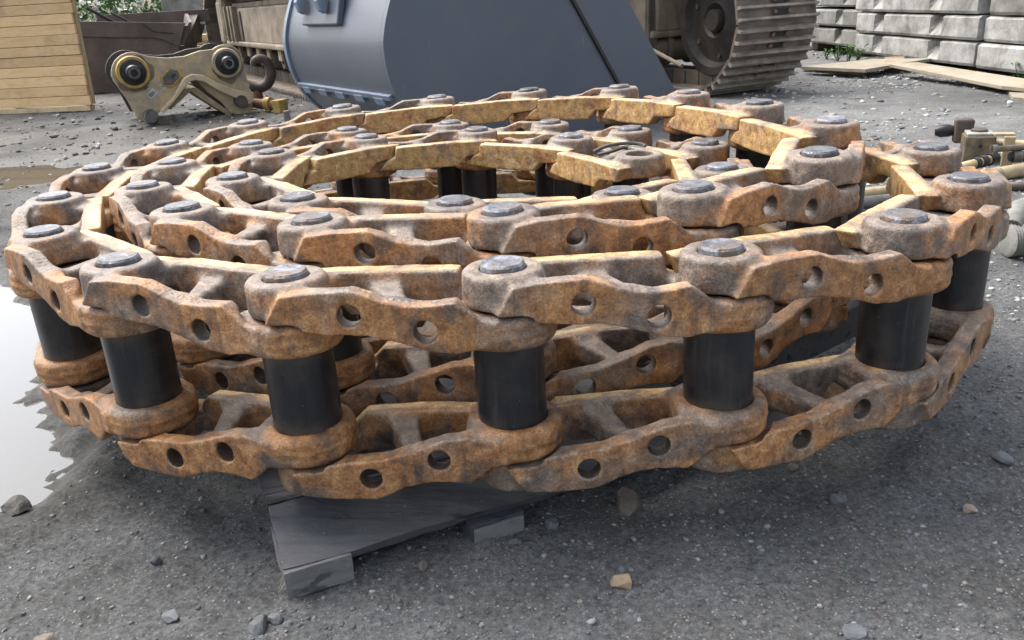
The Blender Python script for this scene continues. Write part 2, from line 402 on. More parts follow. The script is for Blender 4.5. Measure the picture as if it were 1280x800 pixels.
M['rock_brown'] = rockm('brown_rock', (.17, .145, .125), (.085, .07, .062))
M['rock_pink'] = rockm('pale_pink_rock', (.38, .29, .23), (.24, .19, .16))

# ------------------------------------------------------------------ ground
def nonuni(a, b, fine_a, fine_b, d0, grow, dmax):
    xs = list(np.arange(fine_a, fine_b, d0))
    d = d0; x = fine_b
    while x < b: xs.append(x); d = min(d * grow, dmax); x += d
    xs.append(b)
    d = d0; x = fine_a - d0
    while x > a: xs.insert(0, x); d = min(d * grow, dmax); x -= d
    xs.insert(0, a)
    return np.array(xs)
PUD_A = [gp(x, y) for x, y in ((-5, 634), (28, 640), (54, 630), (66, 602), (82, 575), (88, 548), (62, 515), (42, 490), (58, 455), (75, 410), (52, 355), (18, 338), (-30, 322))] + [Vector((-2.4, 1.9, 0)), Vector((-2.6, .6, 0))]
PUD_B = [gp(x, y) for x, y in ((-150, 203), (-30, 200), (60, 199), (150, 200), (175, 206), (128, 213), (100, 222), (50, 228), (10, 238), (-60, 244), (-150, 250))]
def ground_height(X, Y, full=False):
    R = np.hypot(X, Y)
    rough = .0065 * fbm(X * 3.1, Y * 3.1, seed=3, oct=3) + .0030 * fbm(X * 22, Y * 22, seed=9, oct=3) * np.clip(3.5 / R, 0, 1)
    rough += .0022 * fbm(X * 75, Y * 75, seed=5, oct=2) * np.clip(2.2 / R - .2, 0, 1)
    muddy = np.clip((-X - .45) / .5, 0, 1) * np.clip((8 - Y) / 3, 0, 1)
    rough += muddy * .009 * np.maximum(fbm(X * 9, Y * 9, seed=21, oct=4), -.3)
    wob = .03 * fbm(X * 9, Y * 9, seed=31, oct=4) + .016 * fbm(X * 45, Y * 45, seed=33, oct=3) * np.clip(2.5 - R, 0, 1) + .022
    dA = sdpoly(X, Y, [(p.x, p.y) for p in PUD_A]) + wob
    dB = sdpoly(X, Y, [(p.x, p.y) for p in PUD_B]) + wob * 3
    sA = np.clip((.05 - dA) / .10, 0, 1); sB = np.clip((.08 - dB) / .2, 0, 1)
    sm = lambda t: t * t * (3 - 2 * t)
    z = rough - .030 * sm(sA) - .022 * sm(sB)
    z += .0 * R
    if full: return z, np.clip(1 - np.minimum(dA / .22, dB / .5), 0, 1)
    return z
def build_ground():
    xs = nonuni(-70, 70, -1.15, 1.35, .0085, 1.045, 4.0)
    ys = nonuni(-8, 130, .50, 1.75, .0085, 1.035, 4.0)
    X, Y = np.meshgrid(xs, ys)
    Z, wet = ground_height(X, Y, True)
    n, m = X.shape
    me = bpy.data.meshes.new('ground')
    vs = np.stack([X, Y, Z], -1).reshape(-1, 3)
    idx = np.arange(n * m).reshape(n, m)
    q = np.stack([idx[:-1, :-1], idx[:-1, 1:], idx[1:, 1:], idx[1:, :-1]], -1).reshape(-1, 4)
    me.vertices.add(len(vs)); me.vertices.foreach_set('co', vs.ravel().astype(np.float32))
    me.loops.add(q.size); me.loops.foreach_set('vertex_index', q.ravel().astype(np.int32))
    me.polygons.add(len(q)); me.polygons.foreach_set('loop_start', np.arange(0, q.size, 4, dtype=np.int32))
    me.polygons.foreach_set('use_smooth', np.ones(len(q), bool))
    me.update(calc_edges=True)
    for nm, val in (('wet', np.maximum(wet, np.clip((-X - .2) / .6, 0, 1) * np.clip((12 - Y) / 5, 0, 1) * (.72 + .3 * fbm(X * 1.3, Y * 1.3, seed=51, oct=3)) * np.clip((Y - 1.0) / .8, .35, 1))),
                    ('far', np.clip((Y - 1.2) / 2.5, 0, 1) * np.clip((X + .3) / .9, 0, 1) + np.clip((X - .55) / .6, 0, 1) * .6)):
        a = me.attributes.new(nm, 'FLOAT', 'POINT'); a.data.foreach_set('value', np.clip(val, 0, 1).ravel().astype(np.float32))
    o = link_mesh('ground', me, M['ground']); o['kind'] = 'structure'
    return o
build_ground()
def sheet(name, x0, x1, y0, y1, z, mat):
    me = bpy.data.meshes.new(name)
    me.from_pydata([(x0, y0, z), (x1, y0, z), (x1, y1, z), (x0, y1, z)], [], [(0, 1, 2, 3)]); me.update()
    o = link_mesh(name, me, mat); o['kind'] = 'structure'; return o
sheet('puddle', -2.9, -.40, .45, 2.1, -.0175, M['water'])
sheet('puddle', -3.6, -1.15, 2.15, 3.7, -.0135, M['water'])

# ------------------------------------------------------------------ forged link by signed distance + surface nets (millimetres)
PITCHMM, WID = 216.0, 242.0
def smin(a, b, k):
    h = np.clip(.5 + .5 * (b - a) / k, 0, 1); return b * (1 - h) + a * h - k * h * (1 - h)
def smax(a, b, k): return -smin(-a, -b, k)
def slab(d2, dz, r):
    a, b = d2 + r, dz + r
    return np.minimum(np.maximum(a, b), 0) + np.hypot(np.maximum(a, 0), np.maximum(b, 0)) - r
RAIL = [(-30, -19), (60, -17), (166, -20), (170, -38), (184, -44), (201, -62), (120, -65), (50, -63), (32, -46), (-20, -42)]
SHOE = [(-12, -40), (6, -12), (34, -9), (75, -9), (90, -14), (103, -20), (124, -26), (150, -26), (172, -24), (184, -33), (194, -42), (210, -46), (212, -68), (198, -70), (172, -76), (147, -73), (113, -61), (86, -54), (43, -51), (9, -46)]
def link_sdf(x, y, z, seed):
    n1 = fbm(x / 34, y / 34, z / 34, seed, 2); n2 = fbm(x / 11, y / 11, z / 11, seed + 5, 2)
    boss = slab(np.hypot(x, y) - 39.5 - n1 * 1.0 + (z + 3) * .05, np.abs(z + 23.0) - 17.5, 6)
    lug = slab(np.hypot(x - PITCHMM, y) - 49 - n1 - 1.0 * np.exp(-((z + 62 + n2) / 2.2) ** 2) + .5 * np.exp(-((z + 55 + n2) / 1.5) ** 2), np.abs(z + 60.5) - 17, 8)
    rail = slab(sdpoly(x, z, RAIL), np.abs(y + 48 + (z + 40) * .06) - 12.5, 2.5)
    shoe = slab(sdpoly(x, z, SHOE), np.abs(y - 40) - 9.5, 2.2)
    strut = slab(sdpoly(x, y, [(112, 40), (128, 40), (105, -42), (70, -42)]), np.abs(z + 45 - (y + 40) * .05) - 14, 6)
    neckb = slab(sdpoly(x, y, [(0, 36), (52, 36), (30, 0), (44, -40), (0, -40)]), np.abs(z + 34) - 15, 6)
    neckl = slab(sdpoly(x, y, [(163, 36), (205, 36), (205, -40), (168, -40), (176, 0)]), np.abs(z + 56) - 15, 6)
    d = smin(boss, neckb, 14)
    d = smin(d, rail, 7); d = smin(d, shoe, 7); d = smin(d, strut, 16)
    d = smin(d, smin(lug, neckl, 12), 9)
    # forging marks on the ridge of the shoe side
    gl = np.sin(x * .62 + seed) * np.sin(x * 1.43 + 1.3 * seed) * np.sin(y * .9)
    band = np.clip((x - 50) / 8, 0, 1) * np.clip((158 - x) / 8, 0, 1) * np.clip((7 - np.abs(y - 39)) / 3, 0, 1) * (z > -32)
    d = d - 1.7 * np.maximum(gl, 0) * band
    d = d + .35 * n2 + .6 * n1
    # the boss sits clear of the neighbouring lug, the lug clear of the neighbouring boss
    d = smax(d, 2 - slab(np.hypot(x - PITCHMM, y) - 47, np.abs(z + 18) - 22, 4), 3)
    d = smax(d, 2 - slab(np.hypot(x, y) - 52, np.abs(z + 64) - 21.5, 4), 3)
    for hx, hz in ((71, -33), (142, -52)):
        d = smax(d, -np.maximum(np.hypot(x - hx, z - hz) - 11.6, 18 - y), 1.0)
    d = smax(d, -(np.hypot(x, y) - 22.9), 2.0)
    d = smax(d, -(np.hypot(x - PITCHMM, y) - 34.6), 1.2)
    return d, rail, shoe, boss, lug
def surface_nets(lo, hi, h, f):
    ax = [np.arange(lo[i], hi[i] + h, h) for i in range(3)]
    X, Y, Z = np.meshgrid(*ax, indexing='ij')
    D = f(X, Y, Z)
    S = D < 0
    nx, ny, nz = [s - 1 for s in D.shape]
    cs = [(a, b, c) for a in (0, 1) for b in (0, 1) for c in (0, 1)]
    sub = lambda A, c: A[c[0]:c[0] + nx, c[1]:c[1] + ny, c[2]:c[2] + nz]
    cnt = sum(sub(S, c).astype(np.int8) for c in cs)
    act = (cnt > 0) & (cnt < 8)
    acc = np.zeros((nx, ny, nz, 3)); num = np.zeros((nx, ny, nz))
    for i, a in enumerate(cs):
        for b in cs[i + 1:]:
            df = [b[k] - a[k] for k in range(3)]
            if sum(abs(t) for t in df) != 1: continue
            da, db = sub(D, a), sub(D, b)
            cr = (da < 0) != (db < 0)
            t = np.where(cr, da / np.where(cr, da - db, 1), 0)
            for k in range(3): acc[..., k] += np.where(cr, a[k] + df[k] * t, 0)
            num += cr
    pos = acc / np.maximum(num, 1)[..., None]
    idx = -np.ones((nx, ny, nz), np.int64); ii = np.argwhere(act); idx[act] = np.arange(len(ii))
    V = (pos[act] + ii) * h + np.array(lo)
    F = []
    for k in range(3):
        o1, o2 = [t for t in range(3) if t != k]
        A = np.take(S, range(0, S.shape[k] - 1), k); B = np.take(S, range(1, S.shape[k]), k)
        e = np.argwhere(A != B)
        e = e[(e[:, o1] > 0) & (e[:, o2] > 0) & (e[:, o1] < D.shape[o1] - 1) & (e[:, o2] < D.shape[o2] - 1)]
        ins = S[tuple(e.T)]
        u1 = np.zeros(3, int); u1[o1] = 1; u2 = np.zeros(3, int); u2[o2] = 1
        q = np.stack([idx[tuple((e - u1 - u2).T)], idx[tuple((e - u2).T)], idx[tuple(e.T)], idx[tuple((e - u1).T)]], 1)
        fl = ins if k != 1 else ~ins
        q[~fl] = q[~fl][:, ::-1]
        F.append(q)
    return V, np.concatenate(F)
def np_mesh(name, V, F, attrs=None):
    me = bpy.data.meshes.new(name)
    me.vertices.add(len(V)); me.vertices.foreach_set('co', V.ravel().astype(np.float32))
    k = F.shape[1]
    me.loops.add(F.size); me.loops.foreach_set('vertex_index', F.ravel().astype(np.int32))
    me.polygons.add(len(F)); me.polygons.foreach_set('loop_start', np.arange(0, F.size, k, dtype=np.int32))
    me.update(calc_edges=True)
    for nm, val in (attrs or {}).items():
        a = me.attributes.new(nm, 'FLOAT', 'POINT'); a.data.foreach_set('value', np.clip(val, 0, 1).astype(np.float32))
    return me
def make_link_meshes(seed):
    V, F = surface_nets((-46, -68, -86), (272, 58, 6), 1.65, lambda x, y, z: link_sdf(x, y, z, seed)[0])
    d, rail, shoe, boss, lug = link_sdf(V[:, 0], V[:, 1], V[:, 2], seed)
    ls = lambda v, a, b: np.clip((v - a) / (b - a), 0, 1)
    at = {'rail': ls(-rail, -5, -1) * ls(-V[:, 1], 40, 47), 'shoe': ls(-shoe, -5, -1) * ls(V[:, 1], 30, 42),
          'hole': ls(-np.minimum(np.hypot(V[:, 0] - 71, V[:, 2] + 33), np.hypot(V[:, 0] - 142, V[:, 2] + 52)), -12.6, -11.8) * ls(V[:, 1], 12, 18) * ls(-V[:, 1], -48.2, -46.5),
          'boss': ls(-boss, -4, -1) * ls(-V[:, 0], -36, -26), 'lug': ls(-lug, -4, -1) * ls(V[:, 0], 175, 190),
          'pocket': ls(-np.abs(V[:, 1] + 2), -34, -20) * ls(V[:, 0], 38, 55) * ls(-V[:, 0], -175, -160)}
    out = []
    for flip in (False, True):
        W = V.copy(); G = F
        if flip: W[:, 2] = -WID - W[:, 2]; G = F[:, ::-1]
        me = np_mesh('track_link', W / 1000, G, at)
        me.polygons.foreach_set('use_smooth', np.ones(len(G), bool))
        me.materials.append(M['link']); out.append(me)
    return out
LINKS = [make_link_meshes(s) for s in (1, 2, 3)]
def check_orient(me):
    bm = bmesh.new(); bm.from_mesh(me)
    if bm.calc_volume(signed=True) < 0:
        bmesh.ops.reverse_faces(bm, faces=bm.faces); bm.to_mesh(me)
    bm.free()
for a in LINKS:
    for me in a: check_orient(me)

# pin positions along the coil, inner end first (tops of the pins, camera height taken out)
Q = [(0.2244, 1.3655, -0.2421), (0.1289, 1.5592, -0.2397), (-0.0477, 1.6821, -0.2355), (-0.2603, 1.6397, -0.2311), (-0.4032, 1.4776, -0.2243), (-0.4086, 1.2613, -0.2243), (-0.2729, 1.093, -0.2262), (-0.0627, 1.0389, -0.2316), (0.1521, 1.0632, -0.237), (0.3171, 1.2021, -0.2407), (0.3436, 1.4162, -0.2413), (0.2461, 1.6091, -0.2403), (0.103, 1.7696, -0.2416), (-0.107, 1.8207, -0.2376), (-0.3192, 1.7708, -0.2326), (-0.4801, 1.6264, -0.2285), (-0.5578, 1.4248, -0.2234), (-0.524, 1.2113, -0.2207), (-0.4037, 1.0317, -0.2176), (-0.2182, 0.9205, -0.2153), (-0.0033, 0.8922, -0.2102), (0.2109, 0.9184, -0.2035), (0.3934, 1.0335, -0.195), (0.4813, 1.2308, -0.1877), (0.4406, 1.4432, -0.1839), (0.3641, 1.6454, -0.1832), (0.2567, 1.8328, -0.1851), (0.0678, 1.9391, -0.1914), (-0.1437, 1.9797, -0.1996), (-0.3559, 1.9443, -0.2045), (-0.5408, 1.8307, -0.2134), (-0.6466, 1.6425, -0.2212), (-0.6898, 1.4307, -0.2264), (-0.6583, 1.2171, -0.2306), (-0.5746, 1.018, -0.2352), (-0.4187, 0.8692, -0.2356), (-0.2199, 0.7867, -0.2371), (-0.006, 0.7706, -0.2356), (0.2075, 0.7801, -0.2338), (0.4141, 0.8402, -0.2301), (0.5637, 0.9952, -0.2292), (0.6203, 1.2034, -0.2295), (0.585, 1.416, -0.228)]
Q = [Vector((x, y, z + H)) for x, y, z in Q]
chain = empty('track_chain', (0, 1.35, .07), 'rusty excavator track chain coiled flat on its side on a dark pallet', 'track chain')
croot = Vector(chain.location)
def frame_at(o, x, z=Vector((0, 0, 1))):
    x = x.normalized(); y = z.cross(x).normalized(); z = x.cross(y)
    # outward shoe side is to the right of travel: local y = -left
    return Matrix(((x.x, -y.x, z.x, o.x), (x.y, -y.y, z.y, o.y), (x.z, -y.z, z.z, o.z), (0, 0, 0, 1)))
# the frame above is left-handed; the link mesh is mirrored in y once so that it stays a rotation
for a in LINKS:
    for me in a:
        me.transform(Matrix.Diagonal((1, -1, 1, 1))); me.flip_normals(); check_orient(me)
def frame_rot(o, x):
    x = x.normalized(); z = Vector((0, 0, 1)); y = z.cross(x).normalized(); z = x.cross(y)
    return Matrix(((x.x, y.x, z.x, o.x), (x.y, y.y, z.y, o.y), (x.z, y.z, z.z, o.z), (0, 0, 0, 1)))
mb = MB()
R = .0223
mb.lathe((0, 0, 0), (0, 0, 1), [(.002, -.0006), (.010, -.0003), (.0195, .0), (R - .0007, -.0022), (R, -.0045), (R, -.2375), (R - .002, -.2415), (.002, -.2415)], 40, closed=False)
pin_o = mb.build('pin', M['pin'], None, True, angle=25); pin_me = pin_o.data; bpy.data.objects.remove(pin_o)
pin_me.transform(Matrix.Translation((0, 0, -.2415)))
mb = MB()
mb.lathe((0, 0, 0), (0, 0, 1), [(.0355, -.044), (.0355, -.198), (.034, -.1995), (.0232, -.1995), (.0232, -.0425), (.034, -.0425)], 48, closed=True)
bu_o = mb.build('bushing', M['bushing'], None, True, angle=25); bu_me = bu_o.data; bpy.data.objects.remove(bu_o)
bu_me.transform(Matrix.Translation((0, 0, -.1995)))
for i in range(len(Q) - 1):
    mw = frame_rot(Q[i] - croot, Q[i + 1] - Q[i])
    for k in (0, 1):
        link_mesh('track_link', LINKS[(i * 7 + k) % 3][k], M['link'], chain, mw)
for i in range(len(Q)):
    a = Q[max(i - 1, 0)]; b = Q[min(i + 1, len(Q) - 1)]
    mw = frame_rot(Q[i] - croot, b - a) @ Matrix.Rotation(random.uniform(0, 6.28), 4, 'Z')
    if 0 < i: link_mesh('bushing', bu_me, M['bushing'], chain, mw)
    if 0 < i < len(Q) - 1: link_mesh('pin', pin_me, M['pin'], chain, mw)

# ------------------------------------------------------------------ pallet under the coil
PZ = .068                                                # top of the deck
o = gp(361, 750); e = gp(655, 660)
ax = Vector((e.x - o.x, e.y - o.y, 0)).normalized(); ay = Vector((-ax.y, ax.x, 0)); az = Vector((0, 0, 1))
pal = empty('pallet', o + Vector((0, 0, -.004)), 'oil blackened wooden pallet under the coiled chain', 'pallet')
def roughen(ob, amp=.0022, cuts=6, seed=0):
    """uneven sawn timber: subdivide and push the surface about, wear the corners"""
    bm = bmesh.new(); bm.from_mesh(ob.data)
    le = max(e.calc_length() for e in bm.edges)
    for _ in range(6):
        es = [e for e in bm.edges if e.calc_length() > .014]
        if not es or len(bm.verts) > 9000: break
        bmesh.ops.subdivide_edges(bm, edges=es, cuts=1, use_grid_fill=True)
    co = np.array([v.co for v in bm.verts])
    n1 = [fbm(co[:, 0] * 16 + k * 9, co[:, 1] * 16, co[:, 2] * 16, seed + k, 2) for k in range(3)]
    for i, v in enumerate(bm.verts): v.co += Vector((n1[0][i], n1[1][i], n1[2][i])) * amp
    bm.normal_update()
    sharp = [v for v in bm.verts if v.calc_shell_factor() > 1.15]
    ch = fbm(co[:, 0] * 45, co[:, 1] * 45, co[:, 2] * 45, seed + 7, 2)
    for v in sharp: v.co -= v.normal * max(0.0, float(ch[v.index])) * amp * 1.8
    bmesh.ops.triangulate(bm, faces=bm.faces); bm.to_mesh(ob.data); bm.free()
    ob.data.polygons.foreach_set('use_smooth', [True] * len(ob.data.polygons)); ob.data.set_sharp_from_angle(angle=math.radians(38))
    return ob
def pb(name, u, v, z, su, sv, sz, mat, par=None, bev=.003):
    return roughen(MB().box(o + ax * u + ay * v + az * z, (su, sv, sz), (ax, ay, az))  .build(name, mat, par or pal), .0011, seed=int(u * 100 + v * 777))
LEN = .74
for k in range(7):
    v = .160 + k * .139
    pb('deck_board', LEN / 2, v, PZ - .010, LEN + random.uniform(-.02, .01), .122, .020, M['pallet'])
def pq(u, v, z): return o + ax * u + ay * v + az * z
def uv(px, py, z):
    p = gp(px, py, z) - o; return p.dot(ax), p.dot(ay)
# front board leans outwards, sawn away between its feet
MB().prism([pq(0, .088, .050), pq(0, .012, .020), pq(0, .004, .034), pq(0, .080, .066)], ax * LEN).build('front_board', M['pallet_raw'], pal)
roughen(pal.children[-1], .0012, seed=5)
MB().prism([pq(0, .0805, .0665), pq(0, .0955, .0505), pq(0, .105, .0505), pq(0, .0955, PZ + .0015), pq(0, .0815, PZ + .0015)], ax * LEN).build('edge_strip', M['pallet_raw'], pal)
roughen(pal.children[-1], .0012, seed=6)
pb('rear_rail', LEN / 2 + .002, 1.04, .048, LEN - .004, .022, .022, M['pallet_raw'])
fu = uv(445, 728, 0)[0]
pb('foot', fu / 2, .045, .016, fu, .09, .032, M['pallet_foot'])
pb('runner', fu / 2 + .002, .58, .0165, fu - .006, .96, .040, M['pallet'])
u0, u1 = uv(590, 680, 0)[0], uv(657, 661, 0)[0]
pb('runner', (u0 + u1) / 2, .5, .0095, u1 - u0, 1.0, .026, M['pallet'])
pb('runner_end', (u0 + u1) / 2, -.0015, .0085, u1 - u0 - .004, .003, .021, M['pallet_foot'], bev=.001)
for u in (.68,): pb('runner', u, .56, .0165, .085, .9, .040, M['pallet'])
# splinters torn from the end of the front board, nail heads
for k in range(4):
    r_ = random.random; p0 = pq(-.001 + .001 * r_(), .002 + .012 * r_(), .014 + .012 * r_())
    MB().tube([p0, p0 + ax * (-.004 - .006 * r_()) + az * (-.006 - .012 * r_()) - ay * .004 * r_()], [.0008, .0002], 5).build('splinter', M['ply'], pal)
for u in (.03, .075, .30, .36):
    c_ = pq(u, .044 + .012 * (u > .2), .0495 + .0045 * (u > .2)); nn_ = (ay * -.36 + az * .93).normalized()
    MB().lathe(c_, nn_, [(.0001, -.002), (.0026, -.002), (.0026, .0012), (.0001, .0014)], 8, closed=False).build('nail', M['hook'], pal, True)
beam = MB().box(gp(1030, 425, .09) + Vector((0, .05, 0)), (.52, .08, .05), (Vector((.8, .6, 0)), Vector((-.6, .8, 0)), az)).build('dunnage_timber', M['pallet'], None, bevel=.004)
beam.location.z = PZ + .001
tag(beam, 'black timber lying on the pallet deck inside the coil', 'timber')
# black wire on the inner end of the coil
w0 = gp(745, 189, H - .258); pts = [gp(x, y, z + H) for x, y, z in ((742, 190, -.258), (757, 183, -.250), (775, 179.5, -.246), (795, 179.5, -.247), (806, 182, -.249), (800, 185, -.252), (782, 184, -.252), (765, 189, -.256), (748, 193, -.262))]
def smooth_path(pts, n=6):
    out = []; P = [pts[0]] + list(pts) + [pts[-1]]
    for i in range(1, len(P) - 2):
        for k in range(n):
            t = k / n; a, b, c, d = P[i - 1], P[i], P[i + 1], P[i + 2]
            out.append(.5 * ((2 * b) + (c - a) * t + (2 * a - 5 * b + 4 * c - d) * t * t + (3 * b - a - 3 * c + d) * t ** 3))
    out.append(P[-2]); return out
tag(MB().tube(smooth_path(pts), .0032, 8).build('wire', M['darksteel'], None, True), 'thin dark bent wire lying on the inner end link of the chain', 'wire')

# ------------------------------------------------------------------ wooden crate, left background
c0 = gp(116, 138); c1 = gp(-70, 146)
cx = (c0 - c1).normalized(); cy = Vector((-cx.y, cx.x, 0))
crate = empty('crate_wall', c0, 'yellow pine crate wall of horizontal planks standing beside the rusty bucket', 'crate wall')
Lc = (c0 - c1).length; ph = .0655; tilt = (az + cx * -.035 + cy * .10).normalized()
for k in range(16):
    z = .035 + ph * (k + .5)
    ln = Lc + random.uniform(-.012, .01)
    MB().box(c0 - cx * (Lc / 2 - random.uniform(-.004, .004)) + tilt * z + cy * random.uniform(0, .004), (ln, .022, ph - random.uniform(.0015, .004)), (cx, cy, tilt)).build('plank', M['pine'], crate, bevel=.0025)
MB().box(c0 - cx * Lc / 2 + cy * .019 + tilt * .56, (Lc - .02, .010, 1.02), (cx, cy, tilt)).build('light_block_sheet', M['oldwood'], crate)  # added dark sheet, keeps light from behind out of the plank gaps
MB().box(c0 - cx * Lc / 2 + cy * .020 + tilt * .016, (Lc - .02, .06, .032), (cx, cy, tilt)).build('skid', M['pine_end'], crate, bevel=.003)
for u in (.035, Lc * .5, Lc - .05):
    MB().box(c0 - cx * u + cy * .0395 + tilt * .56, (.07, .028, 1.04), (cx, cy, tilt)).build('batten', M['pine_end'], crate, bevel=.003)
    MB().tube([c0 - cx * (u + .3) + cy * .48 - az * .01, c0 - cx * (u + .3) + cy * .075 + tilt * .8], .022, 8).build('prop', M['pine_end'], crate)
# ------------------------------------------------------------------ rusty bucket behind the coupler
rb0 = gp(150, 116); rn = Vector((.10, -1, 0)).normalized(); rt = Vector((-rn.y, rn.x, 0))
rb0 = Vector((rb0.x, rb0.y, 0))
rusty = empty('rusty_bucket', rb0, 'brown rusty excavator bucket lying mouth up behind the tan coupler', 'bucket')
def rp(px, py, back=0.0): return pp(px, py, rb0, rn) - rn * back
lowp = [(96, 28), (235, 32), (228, 56), (224, 58), (222, 80), (205, 100), (178, 113), (150, 117), (120, 116), (96, 112)]
MB().prism([rp(*p) for p in lowp], -rn * .03).build('side_plate', M['rustbucket'], rusty, bevel=.004)
MB().prism([rp(*p) for p in lowp], -rn * .03).build('side_plate', M['rustbucket'], rusty, bevel=.004).location = -rn * .62
band = [(96, 26.5), (232, 28.5), (225, 58), (203, 49), (190, 47), (96, 46)]
MB().prism([rp(*p) + rn * .014 for p in band], -rn * .012).build('lip_plate', M['rustbucket'], rusty, bevel=.003)
weld = [rp(*p) + rn * .015 for p in ((178, 29), (192, 39), (217, 41.5))]
MB().tube(weld, .006, 6).build('weld_seam', M['black'], rusty)
shell = [(235, 32), (228, 56), (224, 58), (222, 80), (205, 100), (178, 113), (150, 117), (120, 116), (96, 112)]
m = MB()
for a, b in zip(shell[2:], shell[3:]):
    A, B = rp(*a) - rn * .0305, rp(*b) - rn * .0305
    m.prism([A, B, B - rn * .588, A - rn * .588], (rb0 + az * .3 - (A + B) / 2 + rn * -.3).normalized() * .02)
m.build('shell', M['rustbucket'], rusty)
e0, e1 = rp(236, 28), rp(227, 57)
MB().prism([e0, e1, e1 - rn * .65, rp(222, 16, .65), rp(206, 17, .65)], rt * .025).build('cutting_edge', M['hook'], rusty, bevel=.003)
MB().box(rp(165, 21, .62) + az * -.02, (.95, .03, .10), (rt, rn, az)).build('rear_lip', M['rustbucket'], rusty, bevel=.003)
tag(MB().tube([rp(103, 10, .1), rp(128, 24, .12), rp(150, 38, .2)], .014, 10).build('steel_bar', M['black'], None, True), 'black bar leaning into the rusty bucket', 'bar')
tag(MB().tube([rp(128, 16, .2), rp(145, 25, .22), rp(160, 36, .3)], .010, 10).build('steel_bar', M['darksteel'], None, True), 'thinner grey bar leaning into the rusty bucket', 'bar')

# ------------------------------------------------------------------ quick coupler
k0 = gp(188, 156); k1 = gp(298, 146)
kt = Vector((math.cos(math.radians(27)), math.sin(math.radians(27)), 0)); kn = Vector((kt.y, -kt.x, 0))
cou = empty('quick_coupler', (k0 + k1) / 2, 'tan and yellow steel quick coupler standing on its toes beside the wooden crate', 'coupler')
def kp(zx, zy, back=0.0):                                # coordinates of the enlarged view of the coupler
    return pp(130 + zx * .1797, 40 + zy * .1798, k0, kn) - kn * back
def arc(cx_, cy_, r, a0, a1, n=9): return [(cx_ + r * math.cos(math.radians(a0 + (a1 - a0) * i / n)), cy_ + r * math.sin(math.radians(a0 + (a1 - a0) * i / n))) for i in range(n + 1)]
outline = arc(195, 285, 146, 170, 300) + [(330, 172), (440, 180), (560, 168), (660, 132)] + arc(842, 215, 128, 228, 345) + [(985, 290), (1012, 390), (1040, 440), (1030, 560)] + [(935, 582), (880, 560), (820, 490), (720, 415), (640, 330), (560, 345), (470, 460), (375, 570)] + arc(320, 582, 54, 10, 150) + [(232, 600), (160, 470), (70, 350)]
PT = .032
for back in (0.0, .46):
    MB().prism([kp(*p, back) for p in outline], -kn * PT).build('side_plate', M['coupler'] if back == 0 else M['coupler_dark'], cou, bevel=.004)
MB().prism([kp(*p, PT + .001) for p in [(560, 400), (640, 385), (735, 455), (900, 570), (880, 590), (700, 480), (610, 415), (470, 545), (440, 530)]], -kn * .425).build('cross_plate', M['coupler'], cou, bevel=.004)
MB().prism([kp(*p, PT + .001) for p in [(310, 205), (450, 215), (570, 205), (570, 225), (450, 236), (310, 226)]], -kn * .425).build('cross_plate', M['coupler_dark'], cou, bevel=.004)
# raised flange along the arch
fl = [(385, 545), (480, 440), (548, 318), (600, 290), (680, 296), (780, 350), (900, 392), (1010, 425), (1035, 470), (1000, 500), (905, 455), (790, 405), (690, 345), (630, 332), (580, 345), (500, 455), (410, 560)]
MB().prism([kp(*p) + kn * .055 for p in fl], -kn * .056).build('flange', M['coupler_pale'], cou, bevel=.005)
pxm = (kp(400, 300) - kp(300, 300)).length / 100         # metres per unit of the enlarged view
for (zx, zy, r, yel) in ((200, 280, 118, True), (850, 215, 112, False)):
    c = kp(zx, zy)
    MB().lathe(c, kn, [(r * pxm * .78, 0), (r * pxm, 0), (r * pxm, .022), (r * pxm * .94, .03), (r * pxm * .78, .03)], 36).build('boss_ring', M['coupler_y'] if yel else M['coupler'], cou, True)
    p = MB().lathe(c, kn, [(r * pxm * .76, -.40), (r * pxm * .76, .028), (r * pxm * .72, .045), (r * pxm * .50, .048), (r * pxm * .46, .078), (r * pxm * .40, .084), (r * pxm * .2, .084), (r * pxm * .18, .066), (.001, .066)], 36, closed=False).build('pivot_pin', M['greasesteel'], cou, True)
    MB().lathe(c + kn * .0845, kn, [(r * pxm * .21, 0), (r * pxm * .36, 0), (r * pxm * .36, .003), (r * pxm * .21, .003)], 24).build('cap_ring', M['capsteel'], p, True)
    gr = random.Random(int(zx)); ph_ = [gr.uniform(0, 6.28) for _ in range(3)]
    ring_ = []
    for k in range(40):
        an = 2 * math.pi * k / 40; rr_ = r * pxm * (1.10 + .10 * math.sin(an * 2 + ph_[0]) + .07 * math.sin(an * 5 + ph_[1]) + .04 * math.sin(an * 9 + ph_[2]))
        ring_.append(c + kn * .0016 + (kt * math.cos(an) + az * math.sin(an)) * rr_ + kt * .008 - az * .012)
    MB().prism(ring_, -kn * .0014).build('grease_stain', M['grease_film'], cou)
    cb = kp(zx - (25 if yel else 100) * 0, zy, .46 + PT)
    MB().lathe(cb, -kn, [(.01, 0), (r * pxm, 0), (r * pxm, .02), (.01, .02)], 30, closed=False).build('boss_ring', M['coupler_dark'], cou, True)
for (zx, zy, r, mt) in ((322, 582, 50, 'capsteel'), (945, 478, 50, 'hook')):
    MB().lathe(kp(zx, zy), kn, [(r * pxm, -.39), (r * pxm, .05), (r * pxm * .9, .06), (.002, .06)], 24, closed=False).build('toe_pin', M[mt], cou, True)
